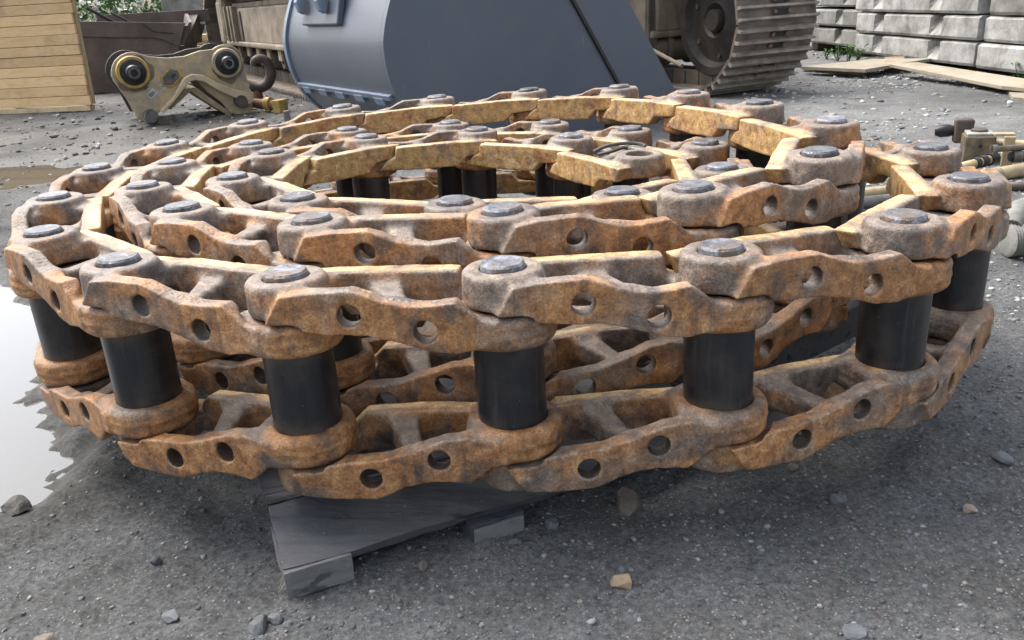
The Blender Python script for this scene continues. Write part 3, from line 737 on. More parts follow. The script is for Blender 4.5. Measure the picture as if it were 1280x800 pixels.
# lock window with frame, stickers
win = [(405, 315), (455, 262), (510, 268), (525, 310), (470, 365), (420, 362)]
MB().prism([kp(*p) + kn * .010 for p in [(390, 320), (450, 248), (522, 256), (545, 312), (475, 382), (408, 378)]], -kn * .0105).build('window_frame', M['coupler_y'], cou, bevel=.003)
MB().prism([kp(*p) + kn * .016 for p in win], -kn * .008).build('lock_plate', M['capsteel'], cou, bevel=.002)
MB().prism([kp(*p) + kn * .018 for p in [(462, 305), (495, 285), (500, 300), (468, 322)]], -kn * .005).build('lock_slot', M['black'], cou)
st1 = MB().prism([kp(*p) + kn * .0025 for p in [(285, 440), (335, 388), (382, 418), (330, 470)]], -kn * .003).build('sticker', M['white_label'], cou)
MB().prism([kp(*p) + kn * .0035 for p in [(308, 438), (336, 410), (360, 424), (330, 454)]], -kn * .002).build('print', M['label_ink'], st1)
MB().prism([kp(*p) + kn * .0035 for p in [(318, 436), (328, 424), (338, 431), (328, 443)]], -kn * .0012).build('print', M['white_label'], st1)
MB().prism([kp(*p) + kn * .0025 for p in [(378, 370), (400, 342), (440, 380), (416, 408)]], -kn * .003).build('sticker', M['white_label'], cou)
# lifting hook and the yellow pin bracket
hb = gp(332, 118); hb2 = Vector((hb.x, hb.y, 0)) * .93; hb2.z = 0
hn = Vector((.25, -1, 0)).normalized()
hp = lambda zx, zy: pp(130 + zx * .1797, 40 + zy * .1798, hb2, hn)
path = [(1035, 235), (1042, 205), (1075, 186), (1120, 196), (1150, 240), (1160, 300), (1140, 355), (1095, 385), (1045, 385), (1010, 375)]
hk = empty('lifting_hook', hb2, 'brown rusty lifting hook curling up beside the tan coupler', 'hook')
sp = smooth_path([hp(*p) for p in path], 4)
rr = np.interp(np.linspace(0, 1, len(sp)), [0, .15, .5, .8, 1], [.016, .026, .036, .034, .030])
MB().tube(sp, list(rr), 14).build('hook_body', M['hook'], hk, True)
fo = hp(1095, 385); fo.z = max(fo.z - .05, .03)
MB().tube([Vector((fo.x - .06, fo.y, .002)), fo + Vector((-.03, 0, 0)), hp(1060, 390)], [.04, .035, .03], 12).build('shank', M['rust_edge'], hk, True)
bk = gp(343, 140)
br = empty('pin_bracket', bk, 'small yellow rusty pin bracket on the ground near the coupler toe', 'bracket')
bx_ = Vector((.93, -.36, 0)); by_ = Vector((.36, .93, 0))
MB().tube([bk + Vector((-.14, .05, .055)), bk + Vector((.03, -.015, .04))], .028, 14).build('barrel', M['rust_edge'], br, True)
MB().tube([bk + Vector((-.045, .015, .05)), bk + Vector((-.015, .003, .048))], .04, 14).build('collar', M['coupler_y'], br, True)
MB().box(bk + Vector((.045, -.02, .035)), (.05, .09, .075), (bx_, by_, az)).build('foot', M['coupler_y'], br, bevel=.005)

# ------------------------------------------------------------------ blue-grey bucket
bo = Vector((-.41, 3.2, 0)); phi = math.radians(32)
bw = Vector((-math.sin(phi), math.cos(phi), 0)); bt = Vector((math.cos(phi), math.sin(phi), 0)); bn = -bw
bkt = empty('excavator_bucket', bo + bt * .6, 'large freshly painted blue grey excavator bucket behind the coiled chain', 'bucket')
def bs(px, py):                                          # pixel -> (s, z) on the near side plate
    p = pp(px, py, bo, bn); return ((p - bo).dot(bt), p.z)
BW = 1.07
left = [(.62, 1.02), (.36, .93), (.20, .80), (.09, .66), (.035, .55), (.006, .46), (0, .40), (.008, .32), (.032, .24), (.075, .165), (.14, .10), (.23, .045), (.34, .012), (.46, .0)]
lip = [bs(845, 115), bs(815, 58), bs(785, 0)]
rl = lip[0]
bottom = [(1.0, 0.0), (rl[0] + .10, .0)]
d = Vector((lip[2][0] - lip[0][0], lip[2][1] - lip[0][1])); d.normalize()
tp = (lip[2][0] + d.x * .5, lip[2][1] + d.y * .5)
prof = left + bottom + [(lip[0][0] - d.x * lip[0][1] / d.y, .002), lip[1], lip[2], tp, (.95, 1.06)]
P3 = lambda s, z, w=0.0: bo + bt * s + bw * w + az * z
def dense(pl, n=3):
    v = smooth_path([Vector((a, b, 0)) for a, b in pl], n); return [(p.x, p.y) for p in v]
ldense = dense(left)
prof = ldense + prof[len(left):]
MB().prism([P3(s, z) for s, z in prof], bw * .03).build('side_plate', M['bluegrey'], bkt, bevel=.004)
fprof = [(s - .012 if i < len(ldense) else s, z) for i, (s, z) in enumerate(prof)]
MB().prism([P3(s, max(z, 0.001), BW - .03) for s, z in fprof], bw * .035).build('side_plate', M['bluegrey_edge'], bkt, bevel=.006)
outer = ldense + [(1.0, 0.0)]
inner = []
for i, (s_, z_) in enumerate(outer):
    A_, B_ = outer[max(i - 1, 0)], outer[min(i + 1, len(outer) - 1)]
    tv_ = Vector((B_[0] - A_[0], B_[1] - A_[1])).normalized(); inner.append((s_ - tv_.y * .025, z_ + tv_.x * .025))
m = MB(); no_ = len(outer); ring = []
for w_ in (.0302, BW - .0302): ring += [P3(a_, max(b_, .001), w_) for a_, b_ in outer] + [P3(a_, b_, w_) for a_, b_ in inner]
fs = []
for i in range(no_ - 1):
    fs += [(i, i + 1, 2 * no_ + i + 1, 2 * no_ + i), (no_ + i, 3 * no_ + i, 3 * no_ + i + 1, no_ + i + 1), (i, no_ + i, no_ + i + 1, i + 1), (2 * no_ + i, 2 * no_ + i + 1, 3 * no_ + i + 1, 3 * no_ + i)]
fs += [(0, 2 * no_, 3 * no_, no_), (no_ - 1, 2 * no_ - 1, 4 * no_ - 1, 3 * no_ - 1)]
m.add(ring, fs).build('shell', M['bluegrey'], bkt, True, angle=40)
# black joint of the side cutter
j0, j1 = bs(715, 0), bs(773, 106)
jd = Vector((j1[0] - j0[0], j1[1] - j0[1])).normalized(); jn = Vector((-jd.y, jd.x)) * .008
ja = (j0[0] - jd.x * .4, j0[1] - jd.y * .4); jb = (j1[0] + jd.x * .06, j1[1] + jd.y * .06)
MB().prism([P3(ja[0] + jn.x, ja[1] + jn.y) + bn * .012, P3(jb[0] + jn.x, jb[1] + jn.y) + bn * .012, P3(jb[0] - jn.x, jb[1] - jn.y) + bn * .012, P3(ja[0] - jn.x, ja[1] - jn.y) + bn * .012], bw * .013).build('edge_bar', M['black'], bkt, bevel=.003)
# serrated wear strip across the shell
def shell_pt(i_s, w): return P3(i_s[0], i_s[1], w)
ws = (.034, .235)
nrm = (bt * -.92 + az * -.38).normalized(); alng = (az * .92 - bt * .38).normalized()
MB().box(P3(*ws, BW / 2) + nrm * .008, (BW - .07, .022, .016), (bw, alng, nrm)).build('wear_strip', M['bluegrey_edge'], bkt, bevel=.002)
for k in range(5):
    MB().box(P3(*ws, .14 + k * .2) + nrm * .010 + alng * -.018, (.085, .03, .018), (bw, alng, nrm)).build('wear_pad', M['bluegrey_edge'], bkt, bevel=.002)
# hinge plate high on the shell
e_s = (.028, .53); nr2 = (bt * -.97 + az * .22).normalized(); al2 = (az * .97 + bt * .22).normalized()
pl = MB().box(P3(*e_s, .60) + nr2 * .014 + al2 * .04, (.40, .16, .028), (bw, al2, nr2)).build('hinge_plate', M['bluegrey'], bkt, bevel=.006)
for w_ in (.50, .74):
    c = P3(e_s[0], e_s[1] + .03, w_) + nr2 * .028
    MB().prism([c + al2 * .05, c - al2 * .028, c - al2 * .02 + nr2 * .025, c + al2 * .015 + nr2 * .045, c + al2 * .05 + nr2 * .04], bw * .04).build('lug', M['bluegrey_edge'], pl, bevel=.004)

# ------------------------------------------------------------------ excavator undercarriage
TH = math.radians(27)
ta = Vector((-math.sin(TH), math.cos(TH), 0)); tn = Vector((math.cos(TH), math.sin(TH), 0))
exc = empty('excavator', (.3, 7.2, 0), 'dusty tan tracked excavator undercarriage behind the blue grey bucket', 'excavator')
SW, TR, TL = .54, .385, 3.1
def shoe_mesh():
    m = MB(); Lp = .172
    m.box((0, 0, -.008), (SW, Lp, .014))
    for y in (-.058, 0, .058): m.prism([(-SW / 2, y - .010, -.002), (-SW / 2, y + .010, -.002), (-SW / 2, y + .006, .026), (-SW / 2, y - .006, .026)], (SW, 0, 0))
    ob = m.build('track_shoe', M['shoe'], None); me = ob.data; me.materials.append(M['grouser'])
    for p in me.polygons:
        if p.index >= 6: p.material_index = 1
    me.transform(Matrix.Translation(ob.location)); bpy.data.objects.remove(ob)
    return me
shoe_me = shoe_mesh()
bm_ = MB()
bm_.lathe((0, 0, 0), (0, 0, 1), [(.013, -.004), (.013, .011), (.010, .015), (.001, .015)], 6, closed=False)
ob = bm_.build('bolt', M['shoe'], None, bevel=.001); bolt_me = ob.data; bolt_me.transform(Matrix.Translation((0, 0, -.004))); bpy.data.objects.remove(ob)
slot_o = MB().box((0, 0, .0), (.075, .030, .004)).build('slot', M['black'], None); slot_me = slot_o.data; slot_me.transform(Matrix.Translation((0, 0, -.002))); bpy.data.objects.remove(slot_o)
def track(c_near, detail):
    """c_near: centre of the near wheel on the side facing the camera"""
    ctr = c_near + tn * (SW / 2)
    per = 2 * TL + 2 * math.pi * TR; n = int(per / .175)
    for i in range(n):
        s = per * i / n + .03
        if s < TL: p = ctr + ta * s + az * (-TR); nv = -az; tv = ta
        elif s < TL + math.pi * TR:
            a = (s - TL) / TR; nv = -az * math.cos(a) + ta * math.sin(a); p = ctr + ta * TL + nv * TR; tv = ta * math.cos(a) + az * math.sin(a)
        elif s < 2 * TL + math.pi * TR: u = s - TL - math.pi * TR; p = ctr + ta * (TL - u) + az * TR; nv = az; tv = -ta
        else:
            a = (s - 2 * TL - math.pi * TR) / TR; nv = az * math.cos(a) - ta * math.sin(a); p = ctr + nv * TR; tv = -ta * math.cos(a) - az * math.sin(a)
        p = p - Vector(exc.location); x = tv.cross(nv)
        mw = Matrix(((x.x, tv.x, nv.x, p.x), (x.y, tv.y, nv.y, p.y), (x.z, tv.z, nv.z, p.z), (0, 0, 0, 1))) @ Matrix.Translation((0, 0, -.024))
        so = link_mesh('track_shoe', shoe_me, M['shoe'], exc, mw)
        if detail and s > 2 * TL + math.pi * TR - .3:
            for bx in (-.07, .03):
                for byy in (-.029, .029):
                    link_mesh('bolt', bolt_me, M['shoe'], so, Matrix.Translation((bx - .0, byy, .003)))
            link_mesh('slot', slot_me, M['black'], so, Matrix.Translation((-.02, .029, .001)))
            link_mesh('slot', slot_me, M['black'], so, Matrix.Translation((-.02, -.029, .001)))
    # chain rail seen from the side
    m = MB()
    pth = []
    for k in range(73):
        s = per * k / 72; r2 = TR - .075
        if s < TL: q_ = ctr + ta * s - az * r2
        elif s < TL + math.pi * TR: a = (s - TL) / TR; q_ = ctr + ta * TL + (-az * math.cos(a) + ta * math.sin(a)) * r2
        elif s < 2 * TL + math.pi * TR: q_ = ctr + ta * (2 * TL + math.pi * TR - s) + az * r2
        else: a = (s - 2 * TL - math.pi * TR) / TR; q_ = ctr + (az * math.cos(a) - ta * math.sin(a)) * r2
        pth.append(q_)
    for sg in (-.085, .085):
        for a, b in zip(pth, pth[1:]):
            mid = (a + b) / 2 + tn * sg; dv = (b - a); L_ = dv.length
            if L_ < 1e-4: continue
            m.box(mid, (L_ * .92, .035, .085), (dv.normalized(), tn, dv.normalized().cross(tn)))
    m.build('chain_rail', M['tan_dark'], exc)
    # end wheels
    for cc, nm in ((ctr, 'idler'), (ctr + ta * TL, 'sprocket')):
        w = MB().lathe(cc - tn * .06, tn, [(.05, -.02), (.09, -.045), (.15, -.02), (.22, -.012), (.245, -.05), (.285, -.05), (.30, -.02), (.30, .14), (.285, .17), (.22, .13), (.05, .14)], 40).build(nm, M['idler'], exc, True)
        MB().lathe(cc - tn * .11, tn, [(.001, -.015), (.05, -.015), (.06, 0), (.06, .05), (.001, .05)], 24, closed=False).build('hub', M['idler'], w, True)
        for k in range(6):
            an = k * math.pi / 3 + .4
            MB().lathe(cc - tn * .072 + (ta * math.cos(an) + az * math.sin(an)) * .185, -tn, [(.012, 0), (.012, .016), (.001, .016)], 8, closed=False).build('wheel_bolt', M['tan_dark'], w)
    # frame box with sloping top, guards and rollers
    def fb(u0, u1, z0, z1, x0, x1, name, mat, slope=0.0, bev=.012):
        A = [ctr + ta * u0 + az * z for z in (z0 - TR, z1 - TR - slope)]; B = [ctr + ta * u1 + az * z for z in (z0 - TR, z1 - TR)]
        return MB().prism([q_ + tn * x0 for q_ in (A[0], A[1], B[1], B[0])], tn * (x1 - x0)).build(name, mat, exc, bevel=bev)
    fb(.38, TL - .42, .33, .60, -.20, .20, 'track_frame', M['tan'])
    fb(.38, TL - .42, .295, .335, -.235, .235, 'frame_skirt', M['tan'])
    fb(.40, TL - .44, .60, .645, -.14, .16, 'frame_top', M['tan'])
    for u in (TL - .60, TL - .78, TL - .92): fb(u, u + .05, .335, .62, -.245, -.2005, 'stiffener', M['tan'], bev=.006)
    fb(TL - 1.08, TL - .98, .34, .575, -.212, -.2005, 'dark_patch_plate', M['tan_dark'], bev=.02)
    fb(TL - .42, TL - .16, .28, .70, -.24, .24, 'end_guard', M['tan'], bev=.05)
    for k in range(7):
        cc = ctr + ta * (.45 + k * (TL - .9) / 6) + az * (.225 - TR)
        w = MB().lathe(cc - tn * .17, tn, [(.03, -.02), (.06, -.02), (.07, 0), (.07, .06), (.09, .065), (.09, .09), (.07, .10), (.07, .24), (.09, .25), (.09, .275), (.07, .28), (.07, .34), (.03, .36)], 20).build('roller', M['tan_dark'], exc, True)
        MB().box(cc - tn * .195 + az * .04, (.10, .03, .10), (ta, tn, az)).build('roller_bracket', M['tan'], exc, bevel=.01)
cn_r = Vector((1.045, 4.72, TR))
cn_l = Vector((-1.42, 5.95, TR)) + ta * .55
cn_l = cn_l - ta * .9
track(cn_r, True); track(cn_l, False)
mid = (cn_r + cn_l) / 2 + tn * SW / 2 + ta * (TL / 2)
MB().box(Vector((mid.x, mid.y, .56)), (1.25, 1.5, .28), (tn, ta, az)).build('carbody', M['darksteel'], exc, bevel=.03)
MB().lathe(Vector((mid.x, mid.y, .70)), az, [(.001, 0), (.55, 0), (.55, .18), (.001, .18)], 40, closed=False).build('slew_ring', M['tan_dark'], exc, True)
MB().box(Vector((mid.x, mid.y, 1.35)) + ta * .2, (2.3, 3.0, .92), (tn, ta, az)).build('upper_structure', M['tan'], exc, bevel=.05)
cn = cn_r + tn * .0
gd = MB().box(cn + ta * .42 + tn * .05 - az * .02, (.04, .05, .62), (ta, tn, az)).build('guard_post', M['tan_dark'], exc, bevel=.006)
MB().tube([cn + ta * .55 + az * -.10 + tn * .03, cn + ta * .1 + az * -.23 + tn * .03], .012, 8).build('guard_bar', M['tan'], exc, True)

# ------------------------------------------------------------------ dark steel cabinet, planks, concrete block, weeds at the far left
dk = Vector((-2.75, 9.4, 0))
cab = empty('steel_cabinet', dk, 'dark grey steel cabinet standing behind the excavator track frame', 'cabinet')
MB().box(dk + Vector((0, .2, .19)), (.40, .4, .38)).build('base', M['darksteel'], cab, bevel=.008)
MB().box(dk + Vector((-.02, .2, .665)), (.46, .42, .55)).build('body', M['darksteel'], cab, bevel=.008)
pk = Vector((-3.75, 9.9, 0))
nq = 0
for j, (z, L_, dx, mt, lab) in enumerate(((.05, 1.3, .1, 'oldwood', 'lowest thick old plank of the pile beyond the rusty bucket'), (.13, 1.2, -.05, 'concrete', 'pale thick slab in the middle of the plank pile beyond the rusty bucket'), (.21, 1.4, .08, 'oldwood', 'dark brown plank under the reddish one beyond the rusty bucket'), (.285, 1.25, -.1, 'oldwood', 'dark plank in the plank pile beyond the rusty bucket, third from top'), (.36, 1.35, .02, 'oldwood', 'dark plank in the plank pile beyond the rusty bucket, second from top'), (.435, 1.5, -.06, 'pine_end', 'reddish pale plank on top of the pile beyond the rusty bucket'))):
    ob = MB().box(pk + Vector((dx, random.uniform(-.05, .05), z + .025)), (L_, .34, .05 if j else .095), (Vector((.99, .08 * (j % 3 - 1), 0)).normalized(), Vector((-.08 * (j % 3 - 1), .99, 0)).normalized(), az)).build('plank', M[mt], None, bevel=.004)
    ob.location.z = [.0, .099, .152, .206, .260, .314][j] 
    tag(ob, lab, 'plank', 'planks piled beyond the rusty bucket')
cb = MB().box(Vector((-3.55, 11.2, .45)), (1.0, .5, .9)).build('concrete_block', M['concrete_dark'], None, bevel=.015)
tag(cb, 'grey concrete block standing behind the plank pile', 'concrete block')
def leaf_cloud(n, c, ext, size, seed):
    r = np.random.default_rng(seed)
    C = np.array(c) + (r.random((n, 3)) - .5) * np.array(ext)
    a = r.normal(size=(n, 3)); a /= np.linalg.norm(a, axis=1)[:, None]
    b = np.cross(a, r.normal(size=(n, 3))); b /= np.linalg.norm(b, axis=1)[:, None]
    s = size * (.5 + r.random((n, 1)))
    V = np.stack([C - a * s, C + b * s * .35, C + a * s, C - b * s * .35], 1).reshape(-1, 3)
    F = np.arange(4 * n).reshape(n, 4)
    return V, F
V, F = leaf_cloud(9000, (-5.2, 12.5, .62), (4.6, 1.6, 1.25), .05, 4)
wd = link_mesh('flowering_weeds', np_mesh('flowering_weeds', V - np.array([-5.2, 12.5, 0]), F), M['leaf']); wd.location = (-5.2, 12.5, 0)
tag(wd, 'bank of green weeds dotted with white flowers beyond the rusty bucket', 'weeds', kind='stuff')
def petals(n, c, ext, r0, seed):
    r = np.random.default_rng(seed); Vs = []; Fs = []
    for i in range(n):
        p = np.array(c) + (r.random(3) - .5) * np.array(ext); t = r.normal(size=3) * .4 + np.array([0, -1, .5]); t /= np.linalg.norm(t)
        a = np.cross(t, [0, 0, 1.]); a /= np.linalg.norm(a); b = np.cross(t, a); rr_ = r0 * (.6 + r.random() * .8); k0_ = len(Vs)
        for k in range(8):
            q_ = (1 if k % 2 else .55) * rr_; Vs.append(p + (a * math.cos(k * math.pi / 4) + b * math.sin(k * math.pi / 4)) * q_)
        Fs.append(list(range(k0_, k0_ + 8)))
    return np.array(Vs), np.array(Fs)
V, F = petals(420, (-5.2, 11.9, .75), (4.5, .7, 1.0), .028, 8)
fl_ = link_mesh('weed_flowers', np_mesh('weed_flowers', V - np.array([-5.2, 11.9, 0]), F), M['petal']); fl_.location = (-5.2, 11.9, 0)
tag(fl_, 'small white flowers scattered over the green weed bank', 'flowers', kind='stuff')

# ------------------------------------------------------------------ concrete slab stacks, right background
def slab_mesh(L_, hgt, dep, notches, seed):
    """front face towards -x; long side along y; notches cut into the upper edge of the face"""
    r = np.random.default_rng(seed)
    ys = sorted(set([0, L_] + [v for c in notches for v in (c - .075, c - .052, c + .052, c + .060)] + list(np.linspace(0, L_, 15))))
    zs = [0, hgt * .12, hgt * .4, hgt * .7, hgt * .9, hgt]
    V = []; F = []; nz = len(zs)
    for j, y in enumerate(ys):
        for k, z in enumerate(zs):
            x = 0.0
            for c in notches:
                if abs(y - c) < .06: x += (.045 if k >= 3 else .022 if k == 2 else 0.0)
            if k == 0: x += .008
            if k == nz - 1: x += .012 + .012 * r.random()
            if j in (0, len(ys) - 1): x += .012
            V.append((x + r.normal() * .0007, y, z))
    n0 = len(V)
    for j, y in enumerate(ys):
        for z in (0, hgt): V.append((dep, y, z))
    for j in range(len(ys) - 1):
        for k in range(nz - 1): F.append((j * nz + k, (j + 1) * nz + k, (j + 1) * nz + k + 1, j * nz + k + 1))
        a, b = n0 + 2 * j, n0 + 2 * (j + 1)
        F.append((j * nz + nz - 1, (j + 1) * nz + nz - 1, b + 1, a + 1)); F.append((a, a + 1, b + 1, b)); F.append((j * nz, a, b, (j + 1) * nz))
    F.append(tuple(range(nz)) + (n0 + 1, n0)); e_ = (len(ys) - 1) * nz
    F.append(tuple(range(e_ + nz - 1, e_ - 1, -1)) + (n0 + 2 * len(ys) - 2, n0 + 2 * len(ys) - 1))
    me = bpy.data.meshes.new('concrete_slab'); me.from_pydata(V, [], F); me.update()
    bm = bmesh.new(); bm.from_mesh(me); bmesh.ops.recalc_face_normals(bm, faces=bm.faces); bm.to_mesh(me); bm.free()
    return me
sA = gp(1066, 66, .05); sC = gp(1282, 93, .05)
sdirv = Vector((sC.x - sA.x, sC.y - sA.y, 0)).normalized()
def put_slab(start, L_, hgt, z, off, notches, seed, label, mat='concrete', group='concrete slabs stacked along the yard edge'):
    me = slab_mesh(L_, hgt, 1.0, notches, seed)
    yv = sdirv; xv = Vector((-yv.y, yv.x, 0)) 
    if xv.x < 0: xv = -xv
    p = sA + yv * start + xv * off; p.z = z
    ob = link_mesh('concrete_slab', me, M[mat])
    zz = Vector((0, 0, 1))
    ob.matrix_world = Matrix(((xv.x, yv.x, 0, p.x), (xv.y, yv.y, 0, p.y), (0, 0, 1, p.z), (0, 0, 0, 1)))
    tag(ob, label, 'concrete slab', group)
SH = .131
L1 = (gp(1228, 84, .05) - sA).length
names = ['bottom', 'second', 'third', 'fourth', 'fifth']
for k in range(6):
    z = .055 + k * (SH + .010)
    nm = ['lowest', 'second lowest', 'third lowest', 'fourth lowest', 'fifth lowest', 'top'][k]
    put_slab(random.uniform(-.03, .03) - k * .01, L1 - .02, SH, z, random.uniform(-.012, .012), [.36, L1 - .42], 40 + k, nm + ' concrete slab of the stack with two lifting notches behind the boards', 'concrete')
    put_slab(L1 + .02 + random.uniform(-.01, .03), 1.75, SH, z - .004, random.uniform(-.01, .02), [.9, 1.5], 60 + k, nm + ' concrete slab in the stack at the near end of the slab row', 'concrete' if k < 2 else 'concrete_dark')
    put_slab(-1.52 + random.uniform(-.04, .04), 1.38, SH - .01, z + .02, .10 + random.uniform(-.02, .05), [.5, 1.05], 80 + k, nm + ' worn concrete slab in the far stack beside the excavator track', 'concrete_dark')
for k, (u, ln) in enumerate(((.25, .14), (L1 - .35, .14), (L1 + .4, .14), (L1 + 1.4, .14), (-1.2, .14), (-.4, .14))):
    p = sA + sdirv * u + Vector((.52, 0, 0)); z1 = .053 if k < 4 else .073
    ob = MB().box(Vector((p.x, p.y, z1 / 2 - .004)), (.6, ln, z1)).build('slab_bearer', M['oldwood'], None, bevel=.004)
    tag(ob, ['dark timber bearer under the concrete stack with two lifting notches', 'dark timber bearer under the near end stack of the slab row', 'dark timber bearer under the far worn slab stack'][k // 2], 'timber', 'bearers under the concrete slabs')
# sawn boards in front of the slabs
def board(pts, th, name, label, mat, cat='board'):
    top = [gp(x, y, z) for x, y, z in pts]
    ob = MB().prism(top, Vector((0, 0, -th))).build(name, M[mat], None, bevel=.002)
    return tag(ob, label, cat)
board([(1002, 83, .055), (1082, 86.5, .06), (1166, 72.5, .075), (1092, 73.5, .07)], .02, 'plywood_board', 'sheet of pale weathered plywood raised off the gravel near the excavator track', 'ply')
board([(1004, 86, .03), (1078, 90.5, .03), (1090, 87, .038), (1006, 84.5, .04)], .018, 'plywood_board', 'narrow pale board lying under the plywood sheet', 'ply')
board([(1112, 80, .075), (1146, 77.5, .085), (1300, 101, .05), (1300, 112, .03), (1252, 107, .04)], .018, 'plank_board', 'long weathered plank propped diagonally in front of the slabs', 'ply')
board([(1258, 110.5, .012), (1300, 114, .012), (1300, 124, .012), (1266, 121, .012)], .03, 'plank_board', 'short pale board end on the gravel under the long plank', 'ply')
bl = MB().box(gp(1120, 84, .02) + Vector((0, .03, 0)), (.12, .35, .075), (Vector((.9, -.4, 0)), Vector((.4, .9, 0)), az)).build('support_block', M['oldwood'], None, bevel=.004)
bl.location.z = -.006; tag(bl, 'dark wooden block holding up the boards in front of the slabs', 'block')
# small green weeds under the slabs
def weed(px, py, h_, n, seed, label):
    g = gp(px, py); r = random.Random(seed)
    rt_ = empty('weed', g, label, 'weed', 'weeds at the foot of the slabs')
    st, lf = MB(), MB()
    for k in range(n):
        a = r.uniform(0, 6.28); top = g + Vector((math.cos(a) * .07 * r.random(), math.sin(a) * .07 * r.random(), h_ * r.uniform(.6, 1)))
        st.tube([g + Vector((r.uniform(-.01, .01), r.uniform(-.01, .01), -.01)), (g + top) / 2 + Vector((r.uniform(-.01, .01), 0, .01)), top], [.003, .0025, .0015], 5)
        for j in range(6):
            t = r.uniform(.3, 1.05); c = g.lerp(top, t); a2 = r.uniform(0, 6.28); d_ = Vector((math.cos(a2), math.sin(a2), r.uniform(-.1, .6))).normalized(); s_ = d_.cross(az).normalized()
            ln = r.uniform(.02, .042)
            lf.add([c, c + d_ * ln * .5 + s_ * ln * .28, c + d_ * ln, c + d_ * ln * .5 - s_ * ln * .28], [(0, 1, 2, 3)])
    st.build('stem', M['leaf'], rt_); lf.build('leaves', M['leaf'], rt_)
for i, (px, py, h_, n) in enumerate(((1060, 78, .15, 8), (1072, 78, .13, 8), (1046, 76, .12, 6), (1033, 74, .09, 5), (1275, 104, .14, 7))):
    weed(px, py, h_, n, i, ['leafy green weed in the gap under the slabs, tallest of its clump', 'bushy green weed beside the tallest weed under the slabs', 'green weed between the tallest weed and the smallest', 'smallest green weed under the slabs near the excavator track', 'green weed beside the long propped plank'][i])

# ------------------------------------------------------------------ hydraulic parts on the right
vb = gp(1222, 205)
val = empty('valve_block', vb, 'dirty steel hydraulic valve block with a round cap among cream pipes', 'valve block')
vx = Vector((.94, -.34, 0)); vy = Vector((.34, .94, 0))
vs_ = .0026                                              # metres per pixel there
MB().box(vb + az * .042 + vy * .045, (.085, .09, .084), (vx, vy, az)).build('body', M['brassy'], val, bevel=.004)
MB().box(vb + az * .0885 + vy * .045, (.075, .075, .009), (vx, vy, az)).build('cover', M['concrete'], val, bevel=.003)
MB().lathe(vb + az * .093 + vy * .05, az, [(.001, 0), (.024, 0), (.024, .006), (.018, .009), (.001, .009)], 24, closed=False).build('cap', M['hook'], val, True)
MB().box(vb + az * .085 + vy * .115 - vx * .035, (.055, .045, .075), (vx, vy, az)).build('port_block', M['hook'], val, bevel=.006)
MB().tube([vb + az * .085 + vy * .115 - vx * .06, vb + az * .085 + vy * .118 - vx * .075, vb + az * .083 + vy * .122 - vx * .10, vb + az * .082 + vy * .125 - vx * .115], [.014, .020, .021, .014], 16).build('fitting', M['greasesteel'], val, True)
MB().lathe(vb + az * .055, -vy, [(.006, -.004), (.006, .002), (.001, .002)], 12, closed=False).build('screw', M['black'], val)
def pipe(p0, p1, r, label, mat='cream', z0=None, z1=None, sleeve=None):
    a, b = gp(*p0), gp(*p1)
    rt_ = empty('hydraulic_pipe', Vector((a.x, a.y, 0)), label, 'pipe', None)
    MB().tube([a, a.lerp(b, .5), b], r, 18).build('tube', M[mat], rt_, True)
    if sleeve:
        for t0, t1, k, mt in sleeve:
            MB().tube([a.lerp(b, t0), a.lerp(b, t1)], r * k, 18).build('fitting', M[mt], rt_, True)
    return rt_
pipe((1236, 178, .055), (1420, 188, .055), .0125, 'thin cream hydraulic pipe running out behind the valve block', sleeve=[(-.02, .02, 1.3, 'hook')])
pipe((1168, 218, .03), (1246, 197, .04), .0135, 'cream hydraulic pipe in front of the valve block with black fittings', sleeve=[(.62, .68, 1.25, 'black'), (.72, .80, 1.3, 'black'), (.86, .97, 1.35, 'greasesteel')])
pipe((1238, 219, .02), (1420, 188, .035), .019, 'thickest cream hydraulic pipe lying beside the cream bracket', sleeve=[(.02, .05, 1.12, 'ply')])
pipe((1262, 196, .05), (1420, 190, .05), .0135, 'grey hose with steel collars running past the cream bracket', mat='greasesteel', sleeve=[(.02, .09, 1.3, 'capsteel'), (.12, .16, 1.3, 'capsteel')])
pipe((1070, 243, .04), (1128, 236, .04), .014, 'upper cream pipe glimpsed through the gap between chain links')
pipe((1070, 254, .022), (1128, 249, .022), .017, 'grey steel pipe glimpsed under the cream one between chain links', mat='capsteel')
pipe((1196, 226, .012), (1262, 214, .02), .008, 'thin rusty rod lying between the cream pipes near the bracket', mat='brassy')
pipe((1240, 187, .075), (1420, 172, .08), .009, 'thin brassy rod resting highest among the cream pipes', mat='brassy', sleeve=[(0, .03, 1.5, 'capsteel')])
pipe((1225, 238, .012), (1420, 222, .02), .011, 'dark steel rod lying in front of the thickest cream pipe', mat='hook')
cbk = gp(1257, 208)
cbr = empty('pipe_bracket', cbk, 'small cream angle bracket clamping the pipes beside the valve block', 'bracket')
MB().box(cbk + az * .045, (.03, .010, .09), (vx, vy, az)).build('upright', M['cream'], cbr, bevel=.002)
MB().box(cbk + az * .094 + vx * -.013 + vy * .02, (.055, .03, .008), (vx, vy, az)).build('flange', M['cream'], cbr, bevel=.002)
